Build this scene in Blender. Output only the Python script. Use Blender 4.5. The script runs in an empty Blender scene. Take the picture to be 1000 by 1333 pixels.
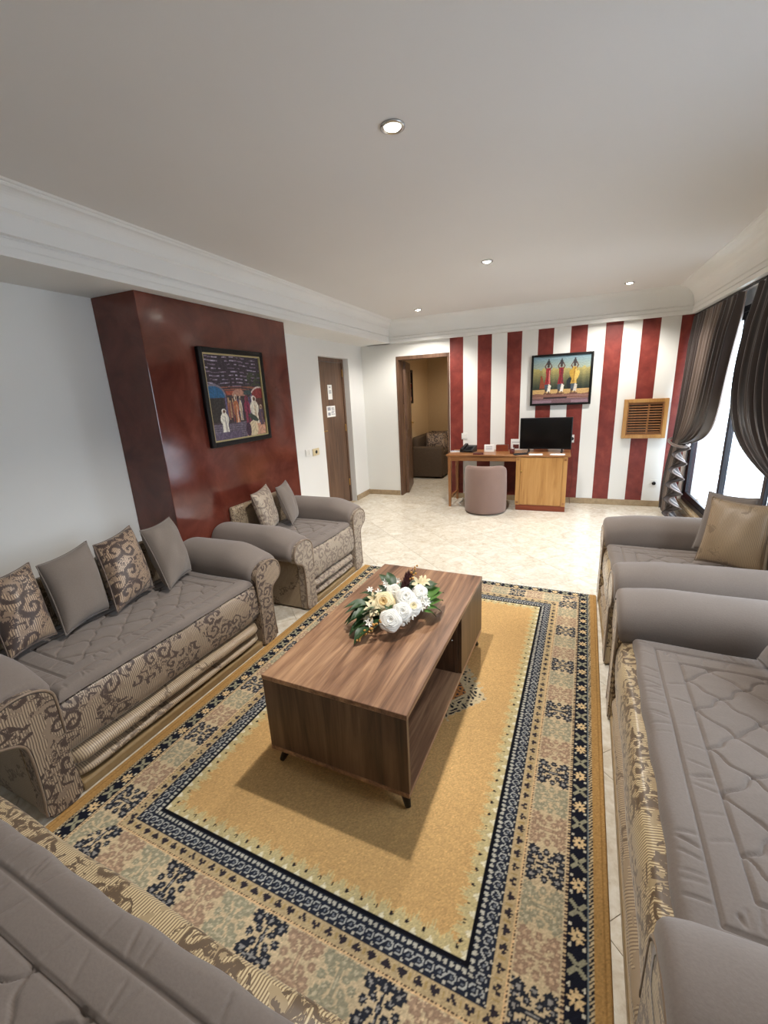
import bpy, bmesh, math, random
import numpy as np
from mathutils import Vector, Matrix

random.seed(7); np.random.seed(7)
S = bpy.context.scene
COL = S.collection
PI = math.pi

# ------------------------------------------------------------------ camera
F_PX, IMG_W, IMG_H = 554.94, 1000, 1333
CAM_H = 1.55
YAW, PITCH, ROLL = .40233, -.271481, -.05155

def cam_axes():
    cy, sy, cp, sp = math.cos(YAW), math.sin(YAW), math.cos(PITCH), math.sin(PITCH)
    cr, sr = math.cos(ROLL), math.sin(ROLL)
    f = Vector((-sy*cp, cy*cp, sp)); r = Vector((cy, sy, 0)); u = r.cross(f)
    return cr*r + sr*u, -sr*r + cr*u, f
C_R, C_U, C_F = cam_axes()
cd = bpy.data.cameras.new('camera'); cam = bpy.data.objects.new('camera', cd); COL.objects.link(cam)
cd.sensor_fit = 'VERTICAL'; cd.sensor_height = 36; cd.lens = F_PX*36/IMG_H; cd.clip_start = .02
M = Matrix(((C_R.x, C_U.x, -C_F.x, 0), (C_R.y, C_U.y, -C_F.y, 0), (C_R.z, C_U.z, -C_F.z, CAM_H), (0, 0, 0, 1)))
cam.matrix_world = M
S.camera = cam

def ray(x, y):
    return C_R*((x-500)/F_PX) - C_U*((y-666.5)/F_PX) + C_F
def on_z(x, y, z=0.):
    d = ray(x, y); return Vector((0, 0, CAM_H)) + d*((z-CAM_H)/d.z)
def on_y(x, y, Y):
    d = ray(x, y); return Vector((0, 0, CAM_H)) + d*(Y/d.y)
def on_x(x, y, X):
    d = ray(x, y); return Vector((0, 0, CAM_H)) + d*(X/d.x)

# ------------------------------------------------------------------ world, exposure
w = bpy.data.worlds.new('world'); S.world = w; w.use_nodes = True
bg = w.node_tree.nodes['Background']
bg.inputs['Color'].default_value = (.84, .92, 1.0, 1); bg.inputs['Strength'].default_value = 10.5
S.view_settings.view_transform = 'Standard'; S.view_settings.look = 'None'
S.view_settings.gamma = 1; S.view_settings.use_curve_mapping = False
S.view_settings.exposure = 0.0
SPOT_W = 140.0

# ------------------------------------------------------------------ helpers
def lin(c):
    c = [v/255 for v in c]
    return tuple(v/12.92 if v <= .04045 else ((v+.055)/1.055)**2.4 for v in c) + (1.,)

class NT:
    def __init__(s, name):
        s.m = bpy.data.materials.new(name); s.m.use_nodes = True
        s.t = s.m.node_tree; s.b = s.t.nodes['Principled BSDF']; s.out = s.t.nodes['Material Output']
    def n(s, typ, **kw):
        nd = s.t.nodes.new('ShaderNode'+typ)
        ins = kw.pop('i', {})
        for k, v in kw.items(): setattr(nd, k, v)
        for k, v in ins.items(): s.set(nd.inputs[k], v)
        return nd
    def set(s, sock, v):
        if isinstance(v, bpy.types.NodeSocket): s.t.links.new(v, sock)
        elif isinstance(v, bpy.types.Node): s.t.links.new(v.outputs[0], sock)
        else: sock.default_value = v
    def math(s, op, a, b=None, c=None):
        nd = s.t.nodes.new('ShaderNodeMath'); nd.operation = op
        s.set(nd.inputs[0], a)
        if b is not None: s.set(nd.inputs[1], b)
        if c is not None: s.set(nd.inputs[2], c)
        return nd.outputs[0]
    def mix(s, f, a, b):
        nd = s.t.nodes.new('ShaderNodeMix'); nd.data_type = 'RGBA'
        s.set(nd.inputs['Factor'], f); s.set(nd.inputs[6], a); s.set(nd.inputs[7], b)
        return nd.outputs[2]
    def ramp(s, f, stops):
        nd = s.t.nodes.new('ShaderNodeValToRGB'); s.set(nd.inputs[0], f)
        cr = nd.color_ramp
        while len(cr.elements) < len(stops): cr.elements.new(.5)
        for e, (p, c) in zip(cr.elements, stops): e.position = p; e.color = c
        return nd.outputs[0]
    def coord(s, kind='Object', scale=(1, 1, 1), rot=(0, 0, 0)):
        tc = s.n('TexCoord')
        mp = s.n('Mapping', i={'Vector': tc.outputs[kind], 'Scale': scale, 'Rotation': rot})
        return mp.outputs[0]
    def noise(s, v, scale, detail=3, rough=.5, dist=0):
        return s.n('TexNoise', i={'Vector': v, 'Scale': scale, 'Detail': detail, 'Roughness': rough, 'Distortion': dist}).outputs[0]
    def bump(s, h, strength=.2, dist=.005):
        nd = s.n('Bump', i={'Height': h, 'Strength': strength, 'Distance': dist})
        s.t.links.new(nd.outputs[0], s.b.inputs['Normal'])
    def fin(s, col=None, rough=.5, spec=.5, **kw):
        if col is not None: s.set(s.b.inputs['Base Color'], col)
        s.set(s.b.inputs['Roughness'], rough); s.set(s.b.inputs['Specular IOR Level'], spec)
        for k, v in kw.items(): s.set(s.b.inputs[k.replace('_', ' ')], v)
        return s.m

MAT = {}
def plain(name, c, rough=.5, spec=.5, var=.08, scale=30, bump=0., **kw):
    t = NT(name); v = t.coord()
    f = t.noise(v, scale)
    c = lin(c); d = tuple(x*(1-var*2) for x in c[:3])+(1.,); e = tuple(min(1, x*(1+var)) for x in c[:3])+(1.,)
    t.fin(t.mix(f, d, e), rough, spec, **kw)
    if bump: t.bump(f, bump, .003)
    MAT[name] = t.m; return t.m

def add_wood(name, dark, mid, light, axis, rough=.35, sc=1., plank=0):
    t = NT(name)
    s = [16*sc]*3; s[axis] = 1.1*sc
    v = t.coord('Object', tuple(s))
    n1 = t.noise(v, 1.0, 6, .6, 1.2)
    s2 = [60*sc]*3; s2[axis] = 2.2*sc
    n2 = t.noise(t.coord('Object', tuple(s2)), 1.4, 3, .6)
    s3 = [3.5]*3; s3[axis] = .3
    n3 = t.noise(t.coord('Object', tuple(s3)), 2.0, 2)
    f = t.math('ADD', t.math('MULTIPLY', n1, .55), t.math('MULTIPLY', n2, .18))
    f = t.math('ADD', f, t.math('MULTIPLY', n3, .3))
    c = t.ramp(f, [(.36, lin(dark)), (.5, lin(mid)), (.66, lin(light))])
    t.fin(c, rough, .4); t.bump(n2, .05, .001)
    MAT[name] = t.m; return t.m

# walls
def wall_mat():
    t = NT('white_plaster'); v = t.coord()
    n = t.noise(v, 90, 4); n2 = t.noise(v, 1.2, 2)
    t.fin(t.mix(n2, lin((222, 221, 217)), lin((232, 231, 227))), .75, .25); t.bump(n, .06, .004)
    MAT['wall'] = t.m
    t = NT('ceiling_paint'); v = t.coord(); n = t.noise(v, 120, 3)
    t.fin(t.mix(t.noise(v, .8, 2), lin((216, 212, 208)), lin((224, 221, 217))), .8, .2); t.bump(n, .04, .004)
    MAT['ceiling'] = t.m
    # striped back wall: polished red lime plaster stripes on white
    t = NT('striped_plaster'); tc = t.n('TexCoord')
    sx = t.n('SeparateXYZ', i={0: tc.outputs['Object']}).outputs
    k = t.math('FRACT', t.math('DIVIDE', t.math('ADD', sx[0], 1.495+38), .38))
    red = t.math('MULTIPLY', t.math('LESS_THAN', k, .485), t.math('GREATER_THAN', sx[0], -1.497))
    v = t.coord(); n = t.noise(v, 7, 5, .6, .4); nf = t.noise(v, 90, 4)
    rc = t.ramp(n, [(.3, lin((104, 42, 36))), (.55, lin((126, 54, 46))), (.75, lin((142, 70, 58)))])
    t.fin(t.mix(red, lin((229, 228, 222)), rc), t.math('SUBTRACT', .7, t.math('MULTIPLY', red, .3)), .35)
    t.bump(nf, .05, .004); MAT['stripes'] = t.m
    # glossy red column
    t = NT('red_tadelakt'); v = t.coord()
    n = t.noise(v, 3.2, 6, .62, .6); n2 = t.noise(v, 9, 3)
    c = t.ramp(n, [(.3, lin((78, 34, 26))), (.5, lin((95, 46, 36))), (.72, lin((114, 60, 47)))])
    t.fin(c, t.math('ADD', .04, t.math('MULTIPLY', n2, .14)), .6); t.bump(n, .05, .02); MAT['red'] = t.m
wall_mat()

def marble():
    t = NT('cream_marble'); oi = t.n('ObjectInfo')
    tc = t.n('TexCoord'); 
    off = t.n('VectorMath', operation='SCALE', i={0: (7.3, 3.1, 5.7), 'Scale': t.math('MULTIPLY', oi.outputs['Random'], 9.)}).outputs[0]
    v = t.n('VectorMath', operation='ADD', i={0: tc.outputs['Object'], 1: off}).outputs[0]
    n = t.noise(v, 11, 7, .65, .9); n2 = t.noise(v, 38, 5, .6, .5)
    f = t.math('ADD', t.math('MULTIPLY', n, .65), t.math('MULTIPLY', n2, .35))
    c = t.ramp(f, [(.30, lin((190, 174, 150))), (.46, lin((215, 205, 186))), (.58, lin((228, 221, 206))), (.75, lin((238, 233, 222)))])
    sh = t.math('ADD', .94, t.math('MULTIPLY', oi.outputs['Random'], .08))
    c = t.n('VectorMath', operation='SCALE', i={0: c, 'Scale': sh}).outputs[0]
    t.fin(c, t.math('ADD', .12, t.math('MULTIPLY', n2, .1)), .5)
    MAT['marble'] = t.m
marble()
plain('grout', (176, 158, 128), .8)
plain('base_marble', (170, 148, 116), .25, var=.2, scale=25)

def fabric(name, c, wv=900, rough=.9):
    t = NT(name); v = t.coord()
    n = t.noise(v, wv, 2); n2 = t.noise(v, 6, 3); n3 = t.noise(v, 160, 2)
    c = lin(c); f = t.math('ADD', t.math('MULTIPLY', n3, .6), t.math('MULTIPLY', n2, .4))
    d = tuple(x*.80 for x in c[:3])+(1.,); e = tuple(min(1, x*1.14) for x in c[:3])+(1.,)
    t.fin(t.mix(f, d, e), rough, .2, Sheen_Weight=.25, Sheen_Roughness=.5)
    t.bump(n3, .22, .002); MAT[name] = t.m
fabric('taupe', (121, 110, 102))
fabric('taupe_pillow', (117, 107, 99))
fabric('boucle', (134, 110, 100))

def jacquard(name, brown, beige, mid, stripe=.0085, cell=.105, amount=.5, rough=.42):
    t = NT(name); tc = t.n('TexCoord')
    uv = tc.outputs['UV']
    sep = t.n('SeparateXYZ', i={0: uv}).outputs
    wob = t.noise(uv, 9, 2)
    st = t.math('SINE', t.math('ADD', t.math('MULTIPLY', sep[0], 2*PI/stripe), t.math('MULTIPLY', wob, 9)))
    sm = t.math('GREATER_THAN', st, -.1)
    base = t.mix(sm, lin(mid), lin(beige))
    dn = t.n('TexNoise', i={'Vector': uv, 'Scale': 22., 'Detail': 2.})
    dv = t.n('VectorMath', operation='SCALE', i={0: t.n('VectorMath', operation='SUBTRACT', i={0: dn.outputs[1], 1: (.5, .5, .5)}).outputs[0], 'Scale': .045})
    uv0 = uv; uv = t.n('VectorMath', operation='ADD', i={0: uv, 1: dv.outputs[0]}).outputs[0]
    vo = t.n('TexVoronoi', voronoi_dimensions='2D', i={'Vector': uv, 'Scale': 1/cell, 'Randomness': .55})
    df = t.n('VectorMath', operation='SUBTRACT', i={0: uv, 1: vo.outputs['Position']}).outputs[0]
    ds = t.n('SeparateXYZ', i={0: df}).outputs
    r = t.n('VectorMath', operation='LENGTH', i={0: df}).outputs['Value']
    ang = t.math('ARCTAN2', ds[1], ds[0])
    hs = t.n('SeparateColor', i={0: vo.outputs['Color']}).outputs
    rn = t.math('MULTIPLY', r, 1/cell)
    sgn = t.math('SUBTRACT', t.math('MULTIPLY', t.math('GREATER_THAN', hs[0], .5), 2.), 1.)
    sp = t.math('SINE', t.math('ADD', t.math('MULTIPLY', ang, sgn), t.math('SUBTRACT', t.math('MULTIPLY', t.math('POWER', rn, .7), 16.), t.math('MULTIPLY', hs[1], 6.))))
    m1 = t.math('MULTIPLY', t.math('GREATER_THAN', t.math('ADD', sp, t.math('MULTIPLY', st, .35)), .30), t.math('LESS_THAN', rn, .5))
    lf = t.math('ADD', t.noise(uv, 34, 2, .5, 1.4), t.math('MULTIPLY', st, .03))
    m2 = t.math('MULTIPLY', t.math('GREATER_THAN', lf, .56), t.math('GREATER_THAN', rn, .36))
    big = t.math('GREATER_THAN', t.noise(uv, 5.5, 1), .64-amount*.32)
    mk = t.math('MULTIPLY', t.math('MAXIMUM', m1, m2), big)
    sat = t.math('MULTIPLY', t.math('GREATER_THAN', t.noise(uv, 14, 1, .5, .8), .60), t.math('SUBTRACT', 1., mk))
    c = t.mix(sat, base, lin(tuple((a+b)/2 for a, b in zip(beige, mid))))
    c = t.mix(mk, c, lin(brown))
    h = t.math('MULTIPLY', sm, t.math('SUBTRACT', 1., t.math('MAXIMUM', mk, sat)))
    t.fin(c, t.math('ADD', rough, t.math('MULTIPLY', mk, .12)), .45, Sheen_Weight=.2)
    t.bump(h, .35, .0015); MAT[name] = t.m
jacquard('jacquard', (70, 54, 46), (168, 148, 124), (104, 87, 73), cell=.088, amount=.62)
jacquard('jacquard_gold_lit', (92, 72, 50), (204, 184, 144), (124, 100, 70), cell=.08, amount=.72, stripe=.0075, rough=.3)  # same brocade as the other sofa, its satin sheen put into gold tones
jacquard('jacquard_pillow', (66, 51, 45), (170, 146, 120), (98, 80, 68), cell=.12, amount=.75)
jacquard('jacquard_pale_gloss', (118, 103, 91), (174, 160, 140), (140, 125, 109), cell=.10, amount=.8, stripe=.006)  # same brocade again, its gloss put into the colour as a paler tone
jacquard('jacquard_small', (110, 92, 72), (178, 158, 128), (128, 108, 88), cell=.055, amount=.3)
jacquard('jacquard_sand', (112, 92, 68), (148, 125, 95), (116, 96, 73), cell=.16, amount=.25, stripe=.007)
plain('sofa_rail', (150, 126, 88), .45, var=.15)
plain('sofa_back', (138, 122, 98), .7, var=.15, scale=60)

add_wood('walnut_y_lit', (70, 48, 36), (134, 99, 75), (190, 150, 114), 1, .30)  # lamp light falling on the tabletop is put into these lighter wood tones
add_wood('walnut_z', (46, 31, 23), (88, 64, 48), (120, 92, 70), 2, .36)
add_wood('door_wood', (66, 46, 34), (98, 72, 55), (122, 94, 74), 2, .4)
add_wood('oak_x', (112, 72, 42), (142, 96, 58), (168, 120, 76), 0, .28)
add_wood('oak_leg', (118, 76, 44), (148, 100, 60), (170, 120, 76), 2, .3)
add_wood('oak_z', (146, 100, 52), (176, 128, 72), (194, 148, 90), 2, .35)
add_wood('cherry_x', (88, 36, 20), (120, 54, 32), (142, 72, 44), 0, .3)
plain('black_leg', (24, 18, 16), .4)
plain('black_frame', (10, 8, 8), .5, spec=.3)
plain('window_metal', (24, 22, 28), .35, Metallic=.3)
plain('black_plastic', (10, 10, 12), .35, var=.02)
plain('screen', (5, 6, 9), .12, var=.01)
plain('white_plastic', (228, 226, 220), .4, var=.02)
plain('beige_plastic', (214, 198, 160), .4, var=.02)
plain('brass', (190, 152, 84), .3, Metallic=.9)
plain('chrome', (200, 200, 200), .25, Metallic=1.)
plain('gilt', (176, 160, 112), .45, var=.1)
plain('paper', (235, 234, 230), .8, var=.02)
plain('paper_ink', (150, 150, 158), .8, var=.02)
plain('dark_sofa', (84, 68, 52), .8, var=.15)
plain('beige_wall', (206, 182, 146), .8, var=.03)
plain('exterior_wall', (226, 228, 232), .9, var=.03, scale=2)
plain('rose_white', (240, 236, 226), .6, var=.03)
plain('rose_cream', (240, 222, 178), .6, var=.05)
plain('rose_heart', (226, 190, 130), .6, var=.05)
plain('leaf', (48, 76, 38), .45, var=.25, scale=20)
plain('leaf_light', (84, 124, 52), .45, var=.2, scale=20)
plain('plume', (62, 18, 18), .7, var=.2)
plain('berry', (196, 142, 70), .35, var=.15)
plain('basket', (78, 62, 44), .8, var=.2)
plain('red_brown', (92, 34, 26), .4)

def curtain_mat():
    t = NT('striped_satin'); tc = t.n('TexCoord')
    s = t.n('SeparateXYZ', i={0: tc.outputs['UV']}).outputs
    k = t.math('FRACT', t.math('MULTIPLY', s[0], 11.))
    a = t.math('LESS_THAN', k, .34); b = t.math('MULTIPLY', t.math('GREATER_THAN', k, .55), t.math('LESS_THAN', k, .68))
    c = t.mix(a, lin((54, 41, 36)), lin((108, 92, 82)))
    c = t.mix(b, c, lin((36, 27, 25)))
    n = t.noise(t.coord(), 200, 2)
    t.fin(c, .4, .5, Sheen_Weight=.3); t.bump(n, .08, .001); MAT['curtain'] = t.m
curtain_mat()
def glass_mat():
    t = NT('window_glass')
    tr = t.n('BsdfTransparent', i={'Color': (.94, .97, 1, 1)}); gl = t.n('BsdfGlossy', i={'Roughness': .02})
    fc = t.n('LayerWeight', i={'Blend': .5}).outputs['Facing']      # Schlick reflectance of a thin pane
    fr = t.math('ADD', .05, t.math('MULTIPLY', t.math('POWER', fc, 5.), .4))
    mx = t.n('MixShader', i={0: fr, 1: tr.outputs[0], 2: gl.outputs[0]})
    t.t.links.new(mx.outputs[0], t.out.inputs[0]); MAT['glass'] = t.m
glass_mat()
def emit_mat():
    t = NT('lamp_glow'); t.fin((1, 1, 1, 1), .5, Emission_Color=(1, .93, .82, 1), Emission_Strength=80.); MAT['glow'] = t.m
emit_mat()
def vcol_mat(name, rough=.9, spec=.2, fuzz=0.):
    t = NT(name); a = t.n('VertexColor', layer_name='paint')
    c = a.outputs[0]
    if fuzz:
        n = t.noise(t.coord(), 420, 2); n2 = t.noise(t.coord(), 5, 3)
        f = t.math('ADD', 1-fuzz*.75, t.math('ADD', t.math('MULTIPLY', n, fuzz), t.math('MULTIPLY', n2, fuzz*.5)))
        c = t.n('VectorMath', operation='SCALE', i={0: c, 'Scale': f}).outputs[0]
        t.bump(n, .35, .003)
    t.fin(c, rough, spec); MAT[name] = t.m
vcol_mat('rug_pile', .95, .1, .22); vcol_mat('canvas_paint', .45, .4, .12)

# ------------------------------------------------------------------ mesh helpers
def link(o, parent=None):
    COL.objects.link(o)
    if parent is not None: o.parent = parent
    return o
def tag(o, label, cat, group=None):
    o['label'] = label; o['category'] = cat
    if group: o['group'] = group
    return o
def structure(o):
    o['kind'] = 'structure'; return o
def thing(name, label, cat, loc=(0, 0, 0), rz=0, group=None):
    o = bpy.data.objects.new(name, None); o.empty_display_size = .1
    COL.objects.link(o); o.location = loc; o.rotation_euler = (0, 0, rz)
    return tag(o, label, cat, group)
def from_py(name, vs, fs, mat=None, parent=None, smooth=False, uv=None):
    me = bpy.data.meshes.new(name); me.from_pydata([tuple(v) for v in vs], [], fs); me.update()
    return finish(name, me, mat, parent, smooth, uv)
def finish(name, me, mat, parent, smooth, uv=None):
    if mat: me.materials.append(MAT[mat] if isinstance(mat, str) else mat)
    if smooth: me.polygons.foreach_set('use_smooth', [True]*len(me.polygons))
    if uv == 'box': box_uv(me)
    o = bpy.data.objects.new(name, me); return link(o, parent)
def box_uv(me):
    l = me.uv_layers.new(name='UVMap')
    for p in me.polygons:
        n = p.normal; a = max(range(3), key=lambda k: abs(n[k]))
        for li in p.loop_indices:
            c = me.vertices[me.loops[li].vertex_index].co
            l.data[li].uv = ((c.y, c.z), (c.x, c.z), (c.x, c.y))[a]
def bm_obj(name, bm, mat=None, parent=None, smooth=False, uv=None):
    me = bpy.data.meshes.new(name); bm.normal_update(); bm.to_mesh(me); bm.free()
    return finish(name, me, mat, parent, smooth, uv)
def bm_box(bm, b, bev=0, seg=2):
    x0, x1, y0, y1, z0, z1 = b
    r = bmesh.ops.create_cube(bm, size=1)
    for v in r['verts']:
        v.co = Vector(((x0+x1)/2+v.co.x*(x1-x0), (y0+y1)/2+v.co.y*(y1-y0), (z0+z1)/2+v.co.z*(z1-z0)))
    if bev:
        es = {e for v in r['verts'] for e in v.link_edges}
        bmesh.ops.bevel(bm, geom=list(es), offset=bev, segments=seg, profile=.5, affect='EDGES')
def box(name, b, mat, parent=None, bev=.003, uv=None, smooth=False):
    bm = bmesh.new(); bm_box(bm, b, bev); return bm_obj(name, bm, mat, parent, smooth, uv)
def boxes(name, bs, mat, parent=None, bev=0):
    bm = bmesh.new()
    for b in bs: bm_box(bm, b, bev)
    return bm_obj(name, bm, mat, parent)
def lathe(name, prof, mat, parent=None, n=32, loc=(0, 0, 0), smooth=True):
    vs, fs = [], []
    for r, z in prof:
        for k in range(n):
            a = 2*PI*k/n; vs.append((loc[0]+r*math.cos(a), loc[1]+r*math.sin(a), loc[2]+z))
    m = len(prof)
    for i in range(m-1):
        for k in range(n):
            fs.append((i*n+k, i*n+(k+1) % n, (i+1)*n+(k+1) % n, (i+1)*n+k))
    if prof[0][0] > 1e-5: fs.append(tuple(range(n))[::-1])
    if prof[-1][0] > 1e-5: fs.append(tuple((m-1)*n+k for k in range(n)))
    return from_py(name, vs, fs, mat, parent, smooth)
def tube(name, pts, r, mat, parent=None, n=8, smooth=True):
    pts = [Vector(p) for p in pts]; vs, fs = [], []
    rr = r if isinstance(r, (list, tuple)) else [r]*len(pts)
    for i, p in enumerate(pts):
        d = (pts[min(i+1, len(pts)-1)]-pts[max(i-1, 0)]).normalized()
        a = d.orthogonal().normalized() if i == 0 else (a_ - d*a_.dot(d)).normalized()
        a_ = a; b = d.cross(a)
        for k in range(n):
            t = 2*PI*k/n; vs.append(p+(a*math.cos(t)+b*math.sin(t))*rr[i])
    for i in range(len(pts)-1):
        for k in range(n): fs.append((i*n+k, i*n+(k+1) % n, (i+1)*n+(k+1) % n, (i+1)*n+k))
    fs.append(tuple(range(n))[::-1]); fs.append(tuple((len(pts)-1)*n+k for k in range(n)))
    return from_py(name, vs, fs, mat, parent, smooth)
def prism(name, poly, axis, a0, a1, mat, parent=None, uv=None, bev=0, smooth=False):
    """poly in the two other axes, extruded along axis from a0 to a1"""
    bm = bmesh.new()
    def P(p, a):
        return {0: (a, p[0], p[1]), 1: (p[0], a, p[1]), 2: (p[0], p[1], a)}[axis]
    A = [bm.verts.new(P(p, a0)) for p in poly]; B = [bm.verts.new(P(p, a1)) for p in poly]
    bm.faces.new(A); bm.faces.new(B[::-1]); n = len(poly)
    for k in range(n): bm.faces.new((A[(k+1) % n], A[k], B[k], B[(k+1) % n]))
    bmesh.ops.recalc_face_normals(bm, faces=bm.faces)
    if bev:
        es = [e for e in bm.edges if not (e.verts[0] in A and e.verts[1] in B or e.verts[1] in A and e.verts[0] in B)]
        bmesh.ops.bevel(bm, geom=es, offset=bev, segments=2, affect='EDGES')
    return bm_obj(name, bm, mat, parent, smooth, uv)
def grid(name, P, mat, parent=None, smooth=True, uv=None, closed_u=False):
    """P: array (nv, nu, 3); uv: array (nv, nu, 2)"""
    P = np.asarray(P, float); nv, nu = P.shape[:2]
    me = bpy.data.meshes.new(name)
    idx = np.arange(nv*nu).reshape(nv, nu)
    if closed_u: idx = np.concatenate([idx, idx[:, :1]], 1)
    q = np.stack([idx[:-1, :-1], idx[:-1, 1:], idx[1:, 1:], idx[1:, :-1]], -1).reshape(-1, 4)
    me.vertices.add(nv*nu); me.vertices.foreach_set('co', P.reshape(-1).astype(np.float32))
    me.loops.add(q.size); me.loops.foreach_set('vertex_index', q.reshape(-1).astype(np.int32))
    me.polygons.add(len(q)); me.polygons.foreach_set('loop_start', (np.arange(len(q))*4).astype(np.int32))
    me.polygons.foreach_set('loop_total', np.full(len(q), 4, np.int32))
    me.update(calc_edges=True); me.validate()
    if uv is not None:
        l = me.uv_layers.new(name='UVMap'); u = np.asarray(uv, np.float32).reshape(-1, 2)[q.reshape(-1)]
        l.data.foreach_set('uv', u.reshape(-1))
    return finish(name, me, mat, parent, smooth)
def paint(o, rgb):
    a = o.data.color_attributes.new('paint', 'FLOAT_COLOR', 'POINT')
    rgb = np.asarray(rgb, float).reshape(-1, 3)/255
    l = np.where(rgb <= .04045, rgb/12.92, ((rgb+.055)/1.055)**2.4)
    a.data.foreach_set('color', np.concatenate([l, np.ones((len(l), 1))], 1).astype(np.float32).reshape(-1))

# ------------------------------------------------------------------ the setting
XL, XR, YB, YN = -2.83, 1.36, 6.10, -.47     # wall faces
ZC, ZS = 2.51, 2.225                          # ceiling, soffit
XW, YF = 2.0, 8.71

def clip_poly(poly, rect):
    x0, x1, y0, y1 = rect
    for ax, lim, sg in ((0, x0, 1), (0, x1, -1), (1, y0, 1), (1, y1, -1)):
        out = []
        for i, p in enumerate(poly):
            q = poly[(i+1) % len(poly)]
            ip, iq = (p[ax]-lim)*sg >= 0, (q[ax]-lim)*sg >= 0
            if ip: out.append(p)
            if ip != iq:
                t = (lim-p[ax])/(q[ax]-p[ax]); out.append((p[0]+t*(q[0]-p[0]), p[1]+t*(q[1]-p[1])))
        poly = out
        if len(poly) < 3: return []
    return poly

floor = structure(boxes('floor', [(XL-.2, XR+.2, YN-.1, YB, -.1, -.004), (-2.6, -.4, YB, YF, -.1, -.004)], 'grout'))
TS = .45
def tile_mesh(poly):
    bm = bmesh.new()
    A = [bm.verts.new((x, y, 0)) for x, y in poly]; B = [bm.verts.new((x, y, -.012)) for x, y in poly]
    bm.faces.new(A); n = len(poly)
    for k in range(n): bm.faces.new((A[k], B[k], B[(k+1) % n], A[(k+1) % n]))
    bmesh.ops.recalc_face_normals(bm, faces=bm.faces)
    me = bpy.data.meshes.new('tile'); bm.to_mesh(me); bm.free(); me.materials.append(MAT['marble']); return me
h = TS/math.sqrt(2); full = [(0, -h+.0015), (h-.0015, 0), (0, h-.0015), (-h+.0015, 0)]
full_me = tile_mesh(full)
for i in range(-30, 40):
    for j in range(-30, 40):
        cx = -.25+.12+(i-j)*h; cy = 4.014+.2+(i+j)*h
        for rect in ((XL, XR+.02, YN, YB-.001), (-2.6, -.42, YB+.001, YF)):
            if not (rect[0]-h < cx < rect[1]+h and rect[2]-h < cy < rect[3]+h): continue
            if abs(cx-(rect[0]+rect[1])/2) < (rect[1]-rect[0])/2-h and abs(cy-(rect[2]+rect[3])/2) < (rect[3]-rect[2])/2-h:
                o = bpy.data.objects.new('floor_tile', full_me)
            else:
                poly = clip_poly([(cx+x, cy+y) for x, y in full], rect)
                if len(poly) < 3: continue
                ar = abs(sum(poly[k][0]*poly[(k+1) % len(poly)][1]-poly[(k+1) % len(poly)][0]*poly[k][1] for k in range(len(poly))))/2
                if ar < .0015: continue
                o = bpy.data.objects.new('floor_tile', tile_mesh([(x-cx, y-cy) for x, y in poly]))
            o.location = (cx, cy, 0); link(o, floor)

ceil_o = structure(box('ceiling', (XL-.2, XR+.3, YN-.2, YB+.15, ZC, ZC+.12), 'ceiling', bev=0))
# left wall with the door recess
DY0, DY1, DZ = 4.83, 5.64, 2.035
wall_left = structure(boxes('wall_left', [(XL-.2, XL, YN-.2, DY0, -.1, ZC), (XL-.2, XL, DY1, YB+.15, -.1, ZC), (XL-.2, XL, DY0, DY1, DZ, ZC)], 'wall'))
OX0, OX1, OZ = -2.285, -1.50, 2.045
wall_back = structure(boxes('wall_back', [(XL-.2, OX0, YB, YB+.15, -.1, ZC), (OX1, XR, YB, YB+.15, -.1, ZC), (OX0, OX1, YB, YB+.15, OZ, ZC)], 'stripes'))
structure(box('wall_front', (XL-.2, XR+.3, YN-.2, YN, -.1, ZC), 'wall', bev=0))
WY0, WY1, WZ0, WZ1 = 2.72, 6.0, .14, 2.11
VY0, VY1 = .75, 2.15
structure(boxes('wall_right', [(XR, XR+.2, YN-.2, VY0, -.1, ZC), (XR, XR+.2, VY1, WY0, -.1, ZC), (XR, XR+.2, VY0, VY1, WZ1, ZC), (XR, XR+.2, VY0, VY1, -.1, WZ0-.03), (XR, XR+.2, WY1, YB+.15, -.1, ZC), (XR, XR+.2, WY0, WY1, WZ1, ZC), (XR, XR+.2, WY0, WY1, -.1, WZ0-.03)], 'wall'))
structure(box('wall_column', (XL, -2.44, 2.06, 3.60, 0, ZS), 'red', bev=.004))
# sill
structure(box('trim_5', (XR-.035, XR+.2, WY0, WY1, WZ0-.03, WZ0), 'base_marble', bev=.004))
structure(box('trim_6', (XR-.035, XR+.2, VY0, VY1, WZ0-.03, WZ0), 'base_marble', bev=.004))
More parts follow.
